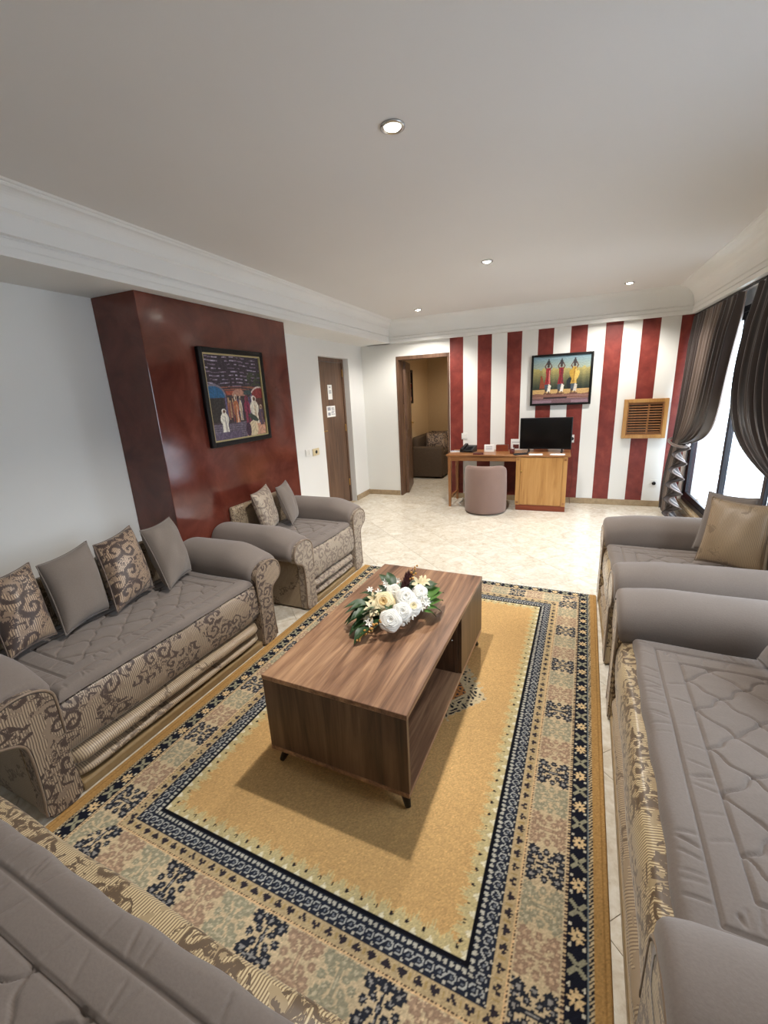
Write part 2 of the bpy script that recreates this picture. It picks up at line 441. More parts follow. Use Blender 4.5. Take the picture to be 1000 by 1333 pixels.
# beam and cornices
lp = [(XL, ZS), (-2.35, ZS), (-2.348, 2.235), (-2.35, 2.262), (-2.356, 2.265), (-2.352, 2.272), (-2.35, 2.300), (-2.362, 2.306), (-2.362, 2.312), (-2.345, 2.318),
      (-2.338, 2.404), (-2.332, 2.408), (-2.326, 2.414)]
for k in range(9):
    a = k/8*PI/2; lp.append((-2.322+.05*(1-math.cos(a)), 2.416+.072*math.sin(a)))
lp += [(-2.268, 2.489), (-2.262, 2.496), (-2.262, 2.500), (-2.252, 2.503), (-2.246, ZC), (XL, ZC)]
structure(prism('trim_1', lp, 1, YN, YB, 'wall'))
def cornice(face, wall, run, sgn):
    """profile in (offset, z): face towards the room has sign sgn"""
    p = [(wall, ZS), (face, ZS), (face+sgn*.002, ZS+.036), (face-sgn*.006, ZS+.04), (face+sgn*.0, ZS+.046), (face, ZS+.076), (face-sgn*.012, ZS+.082), (face-sgn*.01, ZS+.09)]
    for k in range(11):
        a = k/10*PI/2; p.append((face-sgn*.006+sgn*run*(1-math.cos(a)), ZS+.095+(ZC-ZS-.108)*math.sin(a)))
    p += [(face+sgn*(run+.004), ZC-.008), (face+sgn*(run+.018), ZC-.005), (face+sgn*(run+.022), ZC), (wall, ZC)]
    return p
structure(prism('trim_2', cornice(6.02, YB, .11, -1), 0, XL+.1, XR, 'wall'))
structure(prism('trim_3', cornice(1.24, XR+.05, .15, -1), 1, YN, YB, 'wall'))
structure(prism('trim_4', cornice(YN+.1, YN, .085, 1), 0, XL+.1, XR, 'wall'))
# baseboards (marble skirting)
def skirt(name, bs):
    bm = bmesh.new()
    for b in bs: bm_box(bm, b, .003)
    structure(bm_obj(name, bm, 'base_marble'))
skirt('baseboard_left', [(XL, XL+.014, YN, 2.06, 0, .08), (XL, XL+.014, 3.60, DY0, 0, .08), (XL, XL+.014, DY1, YB, 0, .08)])
skirt('baseboard_back', [(XL, OX0-.01, YB-.014, YB, 0, .075), (OX1+.03, XR, YB-.014, YB, 0, .075)])
skirt('baseboard_right', [(XR-.014, XR, YN, WY0, 0, .08), (XR-.014, XR, WY0, WY1, 0, .08)])

# door in the left wall: recessed leaf with frame
d1 = structure(thing('door_1', 'closed brown wood-grain door with two paper notices', 'door', (XL-.11, DY0, 0)))
del d1['category']
dw = DY1-DY0
boxes('door_frame', [(-.03, .03, 0, .045, 0, DZ), (-.03, .03, dw-.045, dw, 0, DZ), (-.03, .03, .045, dw-.045, DZ-.05, DZ)], 'door_wood', d1, .003)
leaf = box('door_leaf', (-.02, .02, .048, dw-.048, .004, DZ-.053), 'door_wood', d1, .003)
bm = bmesh.new()
bm_box(bm, (.02, .026, .07, .11, 1.02, 1.17), .003); bm_box(bm, (.026, .055, .083, .097, 1.098, 1.112), .003); bm_box(bm, (.045, .058, .083, .19, 1.097, 1.113), .004)
bm_obj('door_handle', bm, 'brass', leaf)
for zc in (.3, 1.1, 1.85):
    lathe('hinge', [(.008, -.05), (.008, .05)], 'brass', d1, 10, (.03, dw-.05, zc))
def notice(lbl, y0, y1, z0, z1, rows):
    o = box('paper_notice', (0, .0015, y0, y1, z0, z1), 'paper', None, 0)
    o.location = (XL-.11+.0205, DY0, 0); tag(o, lbl, 'notice')
    bm = bmesh.new()
    for a, b, c, d in rows: bm_box(bm, (.0015, .0019, y0+(y1-y0)*a, y0+(y1-y0)*b, z0+(z1-z0)*c, z0+(z1-z0)*d))
    bm_obj('print', bm, 'paper_ink', o)
# distances on the recessed leaf plane
def dl(x, y):
    p = on_x(x, y, XL-.09); return p.y-DY0, p.z
a, b, c = dl(426, 501), dl(433, 520), dl(425, 529); e = dl(437, 542)
notice('tall narrow white paper notice taped to the brown door', a[0], b[0], b[1], a[1], [(.2, .8, .55, .62), (.2, .8, .42, .5), (.3, .7, .8, .88)])
notice('square white printed sheet taped below the narrow notice on the door', c[0], e[0], e[1], c[1],
       [(.1, .45, .6, .9), (.55, .9, .62, .7), (.55, .85, .75, .85), (.12, .4, .15, .42), (.5, .92, .2, .26), (.5, .8, .34, .42), (.55, .9, .48, .54)])

# doorway in the back wall: frame + open leaf
d2 = structure(thing('door_2', 'open brown panelled door in the doorway to the next room', 'door', (OX0, YB, 0)))
del d2['category']
ow = OX1-OX0
boxes('door_frame', [(0, .035, -.012, .16, 0, OZ), (ow-.03, ow, -.005, .16, 0, OZ), (.035, ow-.03, -.012, .16, OZ-.05, OZ)], 'door_wood', d2, .003)
leaf = box('door_leaf', (0, .04, 0, .70, .006, OZ-.055), 'door_wood', d2, .003)
leaf.location = (.04, .155, 0); leaf.rotation_euler = (0, 0, math.radians(13))
for z0, z1 in ((.15, .85), (.98, 1.85)):
    for y0 in (.09, .39):
        box('door_panel', (.038, .046, y0, y0+.22, z0, z1), 'door_wood', leaf, .006)
bm = bmesh.new(); bm_box(bm, (.04, .047, .62, .66, .98, 1.14), .003); bm_box(bm, (.047, .085, .632, .648, 1.05, 1.066), .003); bm_box(bm, (.072, .088, .54, .648, 1.05, 1.066), .004)
bm_obj('door_handle', bm, 'brass', leaf)

# next room
structure(box('wall_far_left', (-2.75, -2.6, YB+.15, YF+.15, -.1, 2.5), 'beige_wall', bev=0))
structure(box('wall_far_back', (-2.6, -.4, YF, YF+.15, -.1, 2.5), 'beige_wall', bev=0))
structure(box('wall_far_right', (-.4, -.25, YB+.15, YF+.15, -.1, 2.5), 'beige_wall', bev=0))
structure(box('ceiling_far', (-2.75, -.25, YB+.15, YF+.15, 2.4, 2.5), 'ceiling', bev=0))

# window: sliding black metal frames, panes
def sliding_window(name, y_lo, y_hi, ed):
    win = structure(thing(name, 'black framed sliding window', 'window', (XR+.03, 0, 0)))
    del win['category']
    boxes('window_frame', [(-.02, .06, y_lo, y_hi, WZ0, WZ0+.05), (-.02, .06, y_lo, y_hi, WZ1-.05, WZ1), (-.02, .06, y_lo, y_lo+.05, WZ0+.05, WZ1-.05), (-.02, .06, y_hi-.05, y_hi, WZ0+.05, WZ1-.05)], 'window_metal', win, .004)
    n = len(ed)-1
    for k in range(n):
        y1, y0 = ed[k], ed[k+1]; xo = .0 if k % 2 == 0 else .032
        a0, a1 = y0-(.05 if k < n-1 else 0), y1+(.05 if k > 0 else 0)
        s = boxes('sliding_sash', [(xo-.014, xo+.014, a0, a0+.055, WZ0+.05, WZ1-.05), (xo-.014, xo+.014, a1-.055, a1, WZ0+.05, WZ1-.05),
                                   (xo-.014, xo+.014, a0+.055, a1-.055, WZ0+.05, WZ0+.11), (xo-.014, xo+.014, a0+.055, a1-.055, WZ1-.11, WZ1-.05)], 'window_metal', win, .003)
        box('pane', (xo-.002, xo+.002, a0+.05, a1-.05, WZ0+.105, WZ1-.105), 'glass', s, 0)
    pl = bpy.data.lights.new('window_portal', 'AREA'); pl.shape = 'RECTANGLE'; pl.size = WZ1-WZ0; pl.size_y = y_hi-y_lo; pl.cycles.is_portal = True
    po = bpy.data.objects.new('window_portal', pl); COL.objects.link(po); po.location = (XR+.16, (y_lo+y_hi)/2, (WZ0+WZ1)/2); po.rotation_euler = (0, PI/2, 0)
sliding_window('window_1', WY0, WY1, [WY1-.05, 4.83, 3.83, WY0+.05])
sliding_window('window_2', VY0, VY1, [VY1-.05, (VY0+VY1)/2, VY0+.05])
# balcony outside
structure(box('floor_balcony', (XR+.2, 3.0, -1.5, 8, -.12, -.02), 'exterior_wall', bev=0))
structure(box('wall_balcony', (2.9, 3.02, -1.5, 8, -.02, .95), 'exterior_wall', bev=.01))

# ------------------------------------------------------------------ sofas
def smoothstep(a, b, x):
    t = np.clip((x-a)/(b-a), 0, 1); return t*t*(3-2*t)
def resample(pts, n):
    """closed Catmull-Rom through pts"""
    pts = np.array(pts, float); m = len(pts); out = []
    for k in range(n):
        t = k/n*m; i = int(t); f = t-i
        p0, p1, p2, p3 = pts[(i-1) % m], pts[i % m], pts[(i+1) % m], pts[(i+2) % m]
        out.append(.5*((2*p1)+(-p0+p2)*f+(2*p0-5*p1+4*p2-p3)*f*f+(-p0+3*p1-3*p2+p3)*f**3))
    return np.array(out)
ROLL_CS = [(-.006, .45), (-.016, .52), (.0, .585), (.05, .626), (.12, .642), (.19, .632), (.238, .592), (.260, .53), (.254, .47), (.226, .43), (.18, .410), (.12, .405), (.05, .41), (.006, .422)]
PANEL_CS = [(.004, .012), (.125, .012), (.127, .12), (.124, .25), (.128, .34), (.145, .375), (.175, .394), (.205, .41), (.226, .44), (.228, .48), (.208, .522), (.165, .548), (.11, .556), (.05, .543), (.012, .51), (.002, .46), (.003, .3), (.003, .15)]

def quilt(a, y0, y1, zt, seed, drop=.03):
    """seat cover surface: two channels round the border, diamonds inside"""
    rng = np.random.RandomState(seed)
    nx, ny = int(2*a/.0042), int((y1-y0)/.0042)
    X, Y = np.meshgrid(np.linspace(-a, a, nx), np.linspace(y0, y1, ny))
    dx = a-np.abs(X); dy0 = Y-y0; dy1 = y1-Y
    d = np.minimum(np.minimum(dx, dy0), dy1)
    z = np.zeros_like(X)
    for s in (.075, .150):
        z -= .012*np.exp(-((d-s)/.0034)**2)+.0022*np.exp(-((d-s)/.022)**2)
    pit = .17
    wav = .006*np.sin(X*95)+.006*np.sin(Y*83)
    A = ((X+Y+wav)/pit) % 1; B = ((X-Y+wav)/pit) % 1
    for L in (A, B):
        e = np.minimum(L, 1-L)*pit*.707
        z -= (.009*np.exp(-(e/.0034)**2)+.0026*np.exp(-(e/.024)**2))*smoothstep(.148, .156, d)
    # wrinkles across the channels
    along = np.where((dx < dy0) & (dx < dy1), Y, X)
    for _ in range(int(2*a/.028)):
        c = rng.uniform(along.min(), along.max()); wd = rng.uniform(.002, .0045); dp = rng.uniform(.002, .006); sk = rng.uniform(-.5, .5)
        lo = rng.choice([.0, .075]); 
        z -= dp*np.exp(-((along-c-sk*d)/wd)**2)*smoothstep(lo+.004, lo+.03, d)*(1-smoothstep(lo+.055, lo+.073, d))
    z += .003*np.sin(X*13+seed)*np.sin(Y*11+1)
    edge = 1-np.exp(-d/.010)
    z = zt-drop+drop*edge+z*np.clip(d/.02, 0, 1)
    # uneven front hem
    Yw = Y-.003*np.sin(X*9+seed)*(1-smoothstep(0, .1, dy0))-.002*np.sin(X*31)*(1-smoothstep(0, .05, dy0))
    P = np.stack([X, Yw, z], -1)
    # skirt below the edge so the cover has thickness
    top = P; ring = lambda Q: Q
    pad = np.pad(top, ((1, 1), (1, 1), (0, 0)), mode='edge')
    pad[0, :, 2] = pad[-1, :, 2] = zt-drop-.012; pad[:, 0, 2] = pad[:, -1, 2] = zt-drop-.012
    return pad

def make_sofa(name, label, cat, loc, rz, a, D, seed, group=None, jq='jacquard', setback=.045, proud=.0, pad_front=-.008, front_h=.70):
    t = thing(name, label, cat, loc, rz, group)
    oa = a+.127
    # hidden carcass between the arms, plain cloth
    box('base', (-a+.004, a-.004, .045, D-.01, .02, .43), 'sofa_back', t, .01)
    box('backrest', (-a-.03, a+.03, D-.055, D, .425, .735), 'jacquard_small', t, .022, 'box', True)
    # wooden rail along the floor
    box('wood_rail', (-a+.006, a-.006, -.028-proud*.6, .045, .0, .046), 'sofa_rail', t, .008)
    # padded bands of the front
    def band(nm, z0, z1, bulge, mat):
        nz, nx = 14, 60; P = np.zeros((nz, nx, 3)); U = np.zeros((nz, nx, 2))
        for i in range(nz):
            f = i/(nz-1); ang = f*PI
            for k in range(nx):
                x = -a+.006+(2*a-.012)*k/(nx-1)
                ex = min(k, nx-1-k)/(nx-1)*2*a
                b = bulge*(math.sin(ang)**.55)*(1-.5*math.exp(-ex/.02))
                P[i, k] = (x, .045-b+.002*math.sin(x*23+z0*50), z0+(z1-z0)*f); U[i, k] = (x, z0+(z1-z0)*f*1.25)
        return grid(nm, P, mat, t, True, U)
    band('lower_band', .104, .188, .072+proud, 'jacquard_small' if jq != 'jacquard_pale_gloss' else jq)
    band('base_molding', .046, .106, .070+proud*.6, 'jacquard_small' if jq != 'jacquard_pale_gloss' else jq)
    # main front panel rolls over on to the seat under the cover
    nz, nx = 26, 90; P = np.zeros((nz, nx, 3)); U = np.zeros((nz, nx, 2))
    pr = [(.045, .183), (.012, .186), (-.012, .205), (-.022-proud, .25), (-.026-proud, .32), (-.024-proud, .38), (-.010-proud, .425), (.02, .437), (.07, .438), (.14, .425)]
    pr = np.array(pr); L = np.concatenate([[0], np.cumsum(np.hypot(*np.diff(pr, axis=0).T))])
    for i in range(nz):
        s = L[-1]*i/(nz-1); yy = np.interp(s, L, pr[:, 0]); zz = np.interp(s, L, pr[:, 1])
        for k in range(nx):
            x = -a-.002+(2*a+.004)*k/(nx-1)
            P[i, k] = (x, yy+.003*math.sin(x*11+seed), zz); U[i, k] = (x+seed*.37, s+.2)
    grid('front_panel', P, jq, t, True, U)
    Q = quilt(a-.012, setback, D-.06, .478, seed)
    grid('seat_cover', Q, 'taupe', t, True)
    for sg in (-1, 1):
        arm = box('arm', (*sorted((sg*a, sg*(a+.124))), .03, D, .012, .43), 'jacquard_small', t, .006, 'box')
        # padded grey roll
        cs = resample(ROLL_CS, 44); ctr = np.array([.135, .52])
        ys = [pad_front+k for k in (0, .002, .007, .015, .026, .04, .058, .08, .105, .135, .165, .195, .225, .26)]+[.34, .5*D+.03, D-.12, D-.05, D-.02, D-.004, D]
        sc = [.55, .80, .90, .955, .982, .996, 1.003, 1.008, 1.01, 1.01, 1.01, 1.01, 1.01, 1.01, 1.012, 1.015, 1.01, 1., .96, .88, .6]
        V = np.zeros((len(ys), 44, 3))
        for i, (y, s) in enumerate(zip(ys, sc)):
            rel = cs-ctr; an = np.arctan2(rel[:, 1], rel[:, 0])
            pk = 1+.012*np.sin(an*19+seed)*math.exp(-max(y-.012, 0)/.03)*(1 if y >= 0 else .3)
            q = ctr+rel*s*pk[:, None]
            dr = front_h+(1-front_h)*float(smoothstep(-.04, .24, y-pad_front)); q[:, 1] = .405+(q[:, 1]-.405)*dr
            q[:, 1] += .004*math.sin(y*6+seed)
            V[i, :, 0] = sg*(a+q[:, 0]); V[i, :, 1] = y; V[i, :, 2] = q[:, 1]
        if sg < 0: V = V[:, ::-1]
        ro = grid('arm_pad', V[:, ::-1], 'taupe', arm, True, closed_u=True)
        # scrolled front facing
        cs2 = resample(PANEL_CS, 60)
        poly = [(sg*(a+p[0]), p[1]) for p in cs2]
        if sg < 0: poly = poly[::-1]
        prism('arm_facing', poly, 1, -.034-proud, .03, jq, arm, 'box', .007)
        # corded edge
        tube('cord', [(sg*(a+p[0]), -.031-proud, p[1]) for p in cs2[4:54]], .0055, 'jacquard_small', arm, 6)
    return t

sofa_l = make_sofa('sofa', 'long grey quilted sofa with brown scroll brocade front against the white wall', 'sofa', (-1.776, 1.364, 0), math.radians(87.5), .570, .665, 1, setback=-.022, proud=.01)
chair_l = make_sofa('armchair', 'grey armchair with pale brocade front against the red column', 'armchair', (-1.709, 2.885, 0), math.radians(88.3), .325, .72, 2, jq='jacquard_pale_gloss', setback=-.004, proud=.0)
sofa_r = make_sofa('sofa', 'long grey quilted sofa with gold brown brocade front beside the rug on the window side', 'sofa', (.292, 1.325, 0), math.radians(-92.6), .605, .80, 3, jq='jacquard_gold_lit', setback=.015, proud=.015, pad_front=-.05, front_h=.88)
chair_r = make_sofa('armchair', 'grey armchair below the curtained window', 'armchair', (.330, 2.84, 0), math.radians(-91.2), .32, .81, 4, jq='jacquard_gold_lit', setback=-.005, proud=.0, pad_front=-.03, front_h=.88)
sofa_f = make_sofa('sofa', 'grey quilted sofa with gold brocade edge across the rug end opposite the desk', 'sofa', (-.92, .410, 0), math.radians(177.4), .78, .78, 5, jq='jacquard_gold_lit', setback=.008, proud=.03)

# ------------------------------------------------------------------ pillows
def pillow(label, bl, br, tr, tl, thick, mat, group, seed=0, uvs=1.):
    bl, br, tr, tl = [np.array(p) for p in (bl, br, tr, tl)]
    n = 34; g = np.linspace(-1, 1, n); U, V = np.meshgrid(g, g)
    # pull the edge middles in so corners point out
    Ue = U*(1-.075*(1-V**2)*np.abs(U)**3); Ve = V*(1-.075*(1-U**2)*np.abs(V)**3)
    s, q = (Ue+1)/2, (Ve+1)/2
    B = (bl*((1-s)*(1-q))[..., None]+br*(s*(1-q))[..., None]+tr*(s*q)[..., None]+tl*((1-s)*q)[..., None])
    nr = np.cross(br-bl, tl-bl); nr /= np.linalg.norm(nr)
    hgt = thick/2*(np.clip((1-U**2)*(1-V**2), 0, 1)**.42)
    rng = np.random.RandomState(seed)
    wr = sum(rng.uniform(.001, .003)*np.sin(U*rng.uniform(-7, 7)+V*rng.uniform(-7, 7)+rng.uniform(0, 6)) for _ in range(6))*np.clip(hgt/thick*2, 0, 1)
    Fp = B+nr*(hgt+wr)[..., None]; Bp = B-nr*(hgt-wr)[..., None]
    org = (bl+br)/2
    W, H = np.linalg.norm(br-bl), np.linalg.norm(tl-bl)
    uv1 = np.stack([s*W*uvs+seed, q*H*uvs], -1)
    vs, fs, uvl = [], [], []
    me_v = np.concatenate([Fp.reshape(-1, 3), Bp.reshape(-1, 3)])-org
    idx = np.arange(n*n).reshape(n, n)
    q1 = np.stack([idx[:-1, :-1], idx[:-1, 1:], idx[1:, 1:], idx[1:, :-1]], -1).reshape(-1, 4)
    q2 = q1[:, ::-1]+n*n
    me = bpy.data.meshes.new('pillow'); fl = np.concatenate([q1, q2])
    me.from_pydata(me_v.tolist(), [], fl.tolist())
    l = me.uv_layers.new(name='UVMap'); uva = np.concatenate([uv1.reshape(-1, 2)]*2)[fl.reshape(-1)]
    l.data.foreach_set('uv', uva.astype(np.float32).reshape(-1))
    bm = bmesh.new(); bm.from_mesh(me); bmesh.ops.remove_doubles(bm, verts=bm.verts, dist=1e-5); bm.to_mesh(me); bm.free()
    o = finish('pillow', me, mat, None, True); o.location = org
    # sewn seam round the edge
    rim = [B[0, k] for k in range(n)]+[B[k, -1] for k in range(1, n)]+[B[-1, k] for k in range(n-2, -1, -1)]+[B[k, 0] for k in range(n-2, 0, -1)]
    tube('seam', [Vector(p-org) for p in rim]+[Vector(rim[0]-org)], .0035, mat, o, 6)
    tag(o, label, 'pillow', group); return o

def pil_px(label, BL, BR, TR, TL, zs, xb, thick, mat, group, seed, uvs=1.):
    """corner pixels; lower corners rest on the seat (height zs), upper corners lean at x = xb"""
    bl, br = on_z(*BL, zs), on_z(*BR, zs); tr, tl = on_x(*TR, xb), on_x(*TL, xb)
    print('pillow', seed, [tuple(round(c, 2) for c in p) for p in (bl, br, tr, tl)], round((br-bl).length, 2), round((tr-tl).length, 2), round((tl-bl).length, 2), round((tr-br).length, 2))
    return pillow(label, bl, br, tr, tl, thick, mat, group, seed, uvs)
G1 = 'pillows on the sofa by the white wall'
pil_px('plain grey pillow beside the sofa arm next to the red column', (221, 768), (249, 742), (220, 673), (182, 691), .506, -2.355, .155, 'taupe_pillow', G1, 4)
pil_px('scroll brocade pillow standing between the two plain grey pillows', (153, 797), (200, 764), (168, 684), (121, 710), .506, -2.355, .155, 'jacquard_pillow', G1, 3)
pil_px('plain grey pillow between two brocade pillows on the sofa', (86, 827), (143, 792), (112, 704), (47, 737), .506, -2.355, .155, 'taupe_pillow', G1, 2)
pil_px('large scroll brocade pillow at the sofa arm away from the red column', (13, 860), (74, 825), (37, 732), (-34, 764), .512, -2.345, .125, 'jacquard_pillow', G1, 1)
G2 = 'pillows on the armchair by the red column'
def V3(*a): return Vector(a)
pillow('pale leaf brocade pillow on the armchair by the red column', V3(-2.14, 2.63, .50), V3(-2.26, 2.94, .50), V3(-2.33, 2.92, .85), V3(-2.25, 2.62, .83), .12, 'jacquard_pale_gloss', G2, 6)
pillow('plain grey pillow on the armchair by the red column', V3(-2.10, 2.92, .50), V3(-2.21, 3.17, .50), V3(-2.32, 3.19, .83), V3(-2.24, 2.93, .82), .11, 'taupe_pillow', G2, 7)
G3 = 'pillows on the armchair below the window'
pillow('plain grey pillow on the armchair below the window', V3(.80, 3.08, .505), V3(1.03, 2.93, .505), V3(1.07, 3.01, .86), V3(.86, 3.14, .865), .12, 'taupe_pillow', G3, 8)
pillow('sand coloured brocade pillow leaning on the armchair below the window', V3(.767, 2.868, .505), V3(1.03, 2.70, .505), V3(1.07, 2.79, .87), V3(.83, 2.955, .876), .12, 'jacquard_sand', G3, 9)
pillow('plain grey pillow on the sofa on the window side', V3(.74, 1.84, .50), V3(.76, 1.46, .50), V3(.93, 1.48, .84), V3(.91, 1.85, .84), .13, 'taupe_pillow', None, 10)

# ------------------------------------------------------------------ rug
TH = math.radians(2.3)
def uv2w(u, v): return (u*math.cos(TH)+v*math.sin(TH), -u*math.sin(TH)+v*math.cos(TH))
def make_rug():
    HU, HV, GS = .925, 1.405, .046
    st = .0042
    nu, nv = int(2*(HU+GS)/st), int(2*HV/st)
    X, Y = np.meshgrid(np.linspace(-HU-.056, HU+GS, nu), np.linspace(-HV, HV, nv))
    du, dv = HU-np.abs(X), HV-np.abs(Y)
    side = du < dv
    d = np.where(side, du, dv); a = np.where(side, Y, X)
    rng = np.random.RandomState(3)
    C = np.zeros(X.shape+(3,)); 
    def put(m, c): C[m] = c
    put(np.ones_like(d, bool), (198, 160, 106))
    # gold strip along both long sides
    put(d < 0, (170, 132, 80)); put((d < -.027) & (d > -.031), (146, 110, 64))
    # 1 navy band with stars and crosses
    b1 = (d >= 0) & (d < .07); put(b1, (27, 29, 40))
    z = b1 & (d < .013) & (((a*1.0+d*1.2)/.012) % 1 < .5); put(z, (196, 176, 138))
    put(b1 & (d > .012) & (d < .0145), (120, 128, 128))
    per = .072; k = np.floor(a/per); p = (a/per-k-.5)*per; q = d-.042; r = np.hypot(p, q); an = np.arctan2(q, p)
    cross = (np.abs(np.abs(p)-np.abs(q)) < .0085) & (r < .031) & (r > .004)
    star = (r < .012+.011*np.abs(np.cos(4*an))**1.5) & (r > .0045)
    put(b1 & (k % 2 == 0) & cross, (150, 146, 122)); put(b1 & (k % 2 == 1) & star, (216, 188, 142))
    put(b1 & (k % 2 == 1) & (np.hypot(np.abs(p)-.026, np.abs(q)-.019) < .005), (205, 198, 176))
    # 2 dotted line
    b = (d >= .07) & (d < .08); put(b, (206, 180, 140)); put(b & (d > .0725) & (d < .0785) & ((a/.011) % 1 < .5), (62, 48, 48))
    # 3 main border with leafy palmettes
    b3 = (d >= .08) & (d < .205); put(b3, (200, 180, 146))
    per = .128; aa = a+.03; k = np.floor(aa/per).astype(int); p = (aa/per-k-.5)*per; q = d-.1425
    lob = np.zeros_like(b3); ln = np.zeros_like(b3)
    for (cx, cy, rx, ry, rt) in ((.042, .040, .021, .017, .8), (.0, .046, .017, .016, 0), (.047, .0, .012, .011, 0), (.024, .017, .014, .010, .5), (.0, .0, .007, .036, 0), (.022, .05, .010, .009, 0)):
        px_, qy_ = np.abs(p)-cx, np.abs(q)-cy
        c_, s_ = math.cos(rt), math.sin(rt); e1 = (px_*c_+qy_*s_)/rx; e2 = (-px_*s_+qy_*c_)/ry
        rr = np.hypot(e1, e2); an = np.arctan2(e2, e1)
        m = rr < 1+.16*np.cos(7*an); lob |= m
        ln |= m & ((rr < .34) | ((rr < .95) & (np.abs(np.sin(an*2.5)) < .12)))
    cols = [((44, 46, 54), (150, 146, 140)), ((158, 132, 110), (196, 168, 138)), ((152, 146, 122), (188, 176, 148))]
    for j, (c1, c2) in enumerate(cols):
        s_ = b3 & (k % 3 == j); put(s_ & lob, c1); put(s_ & lob & ln, c2)
    # 4 dotted line
    b = (d >= .205) & (d < .214); put(b, (214, 182, 138)); put(b & (d > .207) & (d < .212) & ((a/.011) % 1 < .5), (66, 44, 40))
    # 5 small flowers
    b5 = (d >= .214) & (d < .252); put(b5, (186, 164, 126))
    per = .047; k = np.floor(a/per); p = (a/per-k-.5)*per; q = (d-.233)*np.where(k % 2 == 0, 1, -1)
    fl = (np.hypot(p, q-.006) < .006) | (np.hypot(np.abs(p)-.008, q+.003) < .0058) | ((np.abs(p) < .0018) & (np.abs(q) < .013))
    put(b5 & (np.abs(np.abs(p)-.0235) < .0035) & (np.abs(q) < .010), (170, 146, 100)); put(b5 & fl, (52, 46, 52))
    # 6 navy guard with chain
    b6 = (d >= .252) & (d < .315); put(b6, (38, 42, 54))
    per = .031; k = np.floor(a/per); p = (a/per-k-.5)*per; q = d-.274; r = np.hypot(p, q); an = np.arctan2(q, p)
    put(b6 & (d < .297) & (np.abs(r-.0115-.002*np.sin(an)) < .0022) & (an > -2.2), (176, 176, 170)); put(b6 & (r < .004), (120, 124, 130))
    put(b6 & (d < .297) & (np.hypot(np.abs(p)-.0155, q+.016) < .004), (190, 184, 168))
    per = .018; p = ((a/per) % 1-.5)*per; put(b6 & (np.hypot(p/.0062, (d-.304)/.0072) < 1), (186, 182, 168))
    put((d >= .313) & (d < .325), (18, 18, 24))
    # 7 serrated cream edge
    per = .052; p = np.abs(((a/per) % 1)-.5)*2
    lim = .348+.026*(1-p)+.006*np.sign(np.sin(a*2*PI/.0095))*((d > .34))
    b7 = (d >= .325) & (d < lim); put(b7, (192, 176, 130))
    put(b7 & (d < .343) & (p < .45) & ((d-.326) < .018*(1-p/.45)), (222, 214, 184))
    put((np.hypot((p-1)*per/2, d-.349) < .0058), (40, 34, 36))
    fr = (d >= lim) & (d < lim+.010) & (np.sin(a*2*PI/.011) > 0); put(fr, (206, 184, 130))
    # medallion under the coffee table
    md = np.abs(X)/.44+np.abs(Y)/.62
    th = np.sin(X*120)*np.sin(Y*105)*.05
    put(md+th < 1.0, (190, 172, 136)); sp = np.sin(X*155+3*np.sin(Y*60))*np.sin(Y*130+2*np.sin(X*70))
    put((md+th < .97) & (md > .80) & (sp > .3), (36, 34, 40)); put((md < .76), (178, 120, 70)); put((md < .76) & (sp > .45), (60, 56, 60))
    # wear: soft tone changes of the wool
    nz = np.zeros_like(X)
    for _ in range(14):
        nz += np.sin(X*rng.uniform(-9, 9)+Y*rng.uniform(-9, 9)+rng.uniform(0, 6))
    C *= (1+.012*nz)[..., None]; C *= (1+rng.normal(0, .05, X.shape))[..., None]
    Z = np.full_like(X, .012); Z[0, :] = Z[-1, :] = .001; Z[:, 0] = Z[:, -1] = .001
    Z += .001*np.sin(X*5)*np.sin(Y*4)*(np.minimum(np.abs(d+.056), 1) > .01)
    cx, cy = uv2w(-.80, 1.88)
    o = grid('rug', np.stack([X, Y, np.maximum(Z, .001)], -1), 'rug_pile', None, True)
    o.location = (cx, cy, 0); o.rotation_euler = (0, 0, -TH)
    paint(o, np.clip(C, 0, 255)); tag(o, 'ochre rug with navy and beige floral border under the coffee table', 'rug')
    # fringe at the two short ends
    vs, fs = [], []
    for sg in (-1, 1):
        x = -HU-.02
        while x < HU+.02:
            L = random.uniform(.018, .034); w2 = .0035; dx = random.uniform(-.006, .006); b = len(vs)
            y0 = sg*(HV-.004)
            vs += [(x-w2, y0, .006), (x+w2, y0, .006), (x+w2*.6+dx, y0+sg*L, .002), (x-w2*.6+dx, y0+sg*L, .002), (x, y0, .010), (x+dx, y0+sg*L, .004)]
            f = [(b, b+3, b+5, b+4), (b+4, b+5, b+2, b+1)]; fs += f
            x += .0095
    fr = from_py('fringe', vs, fs, 'paper', o); fr['kind'] = 'stuff'
make_rug()

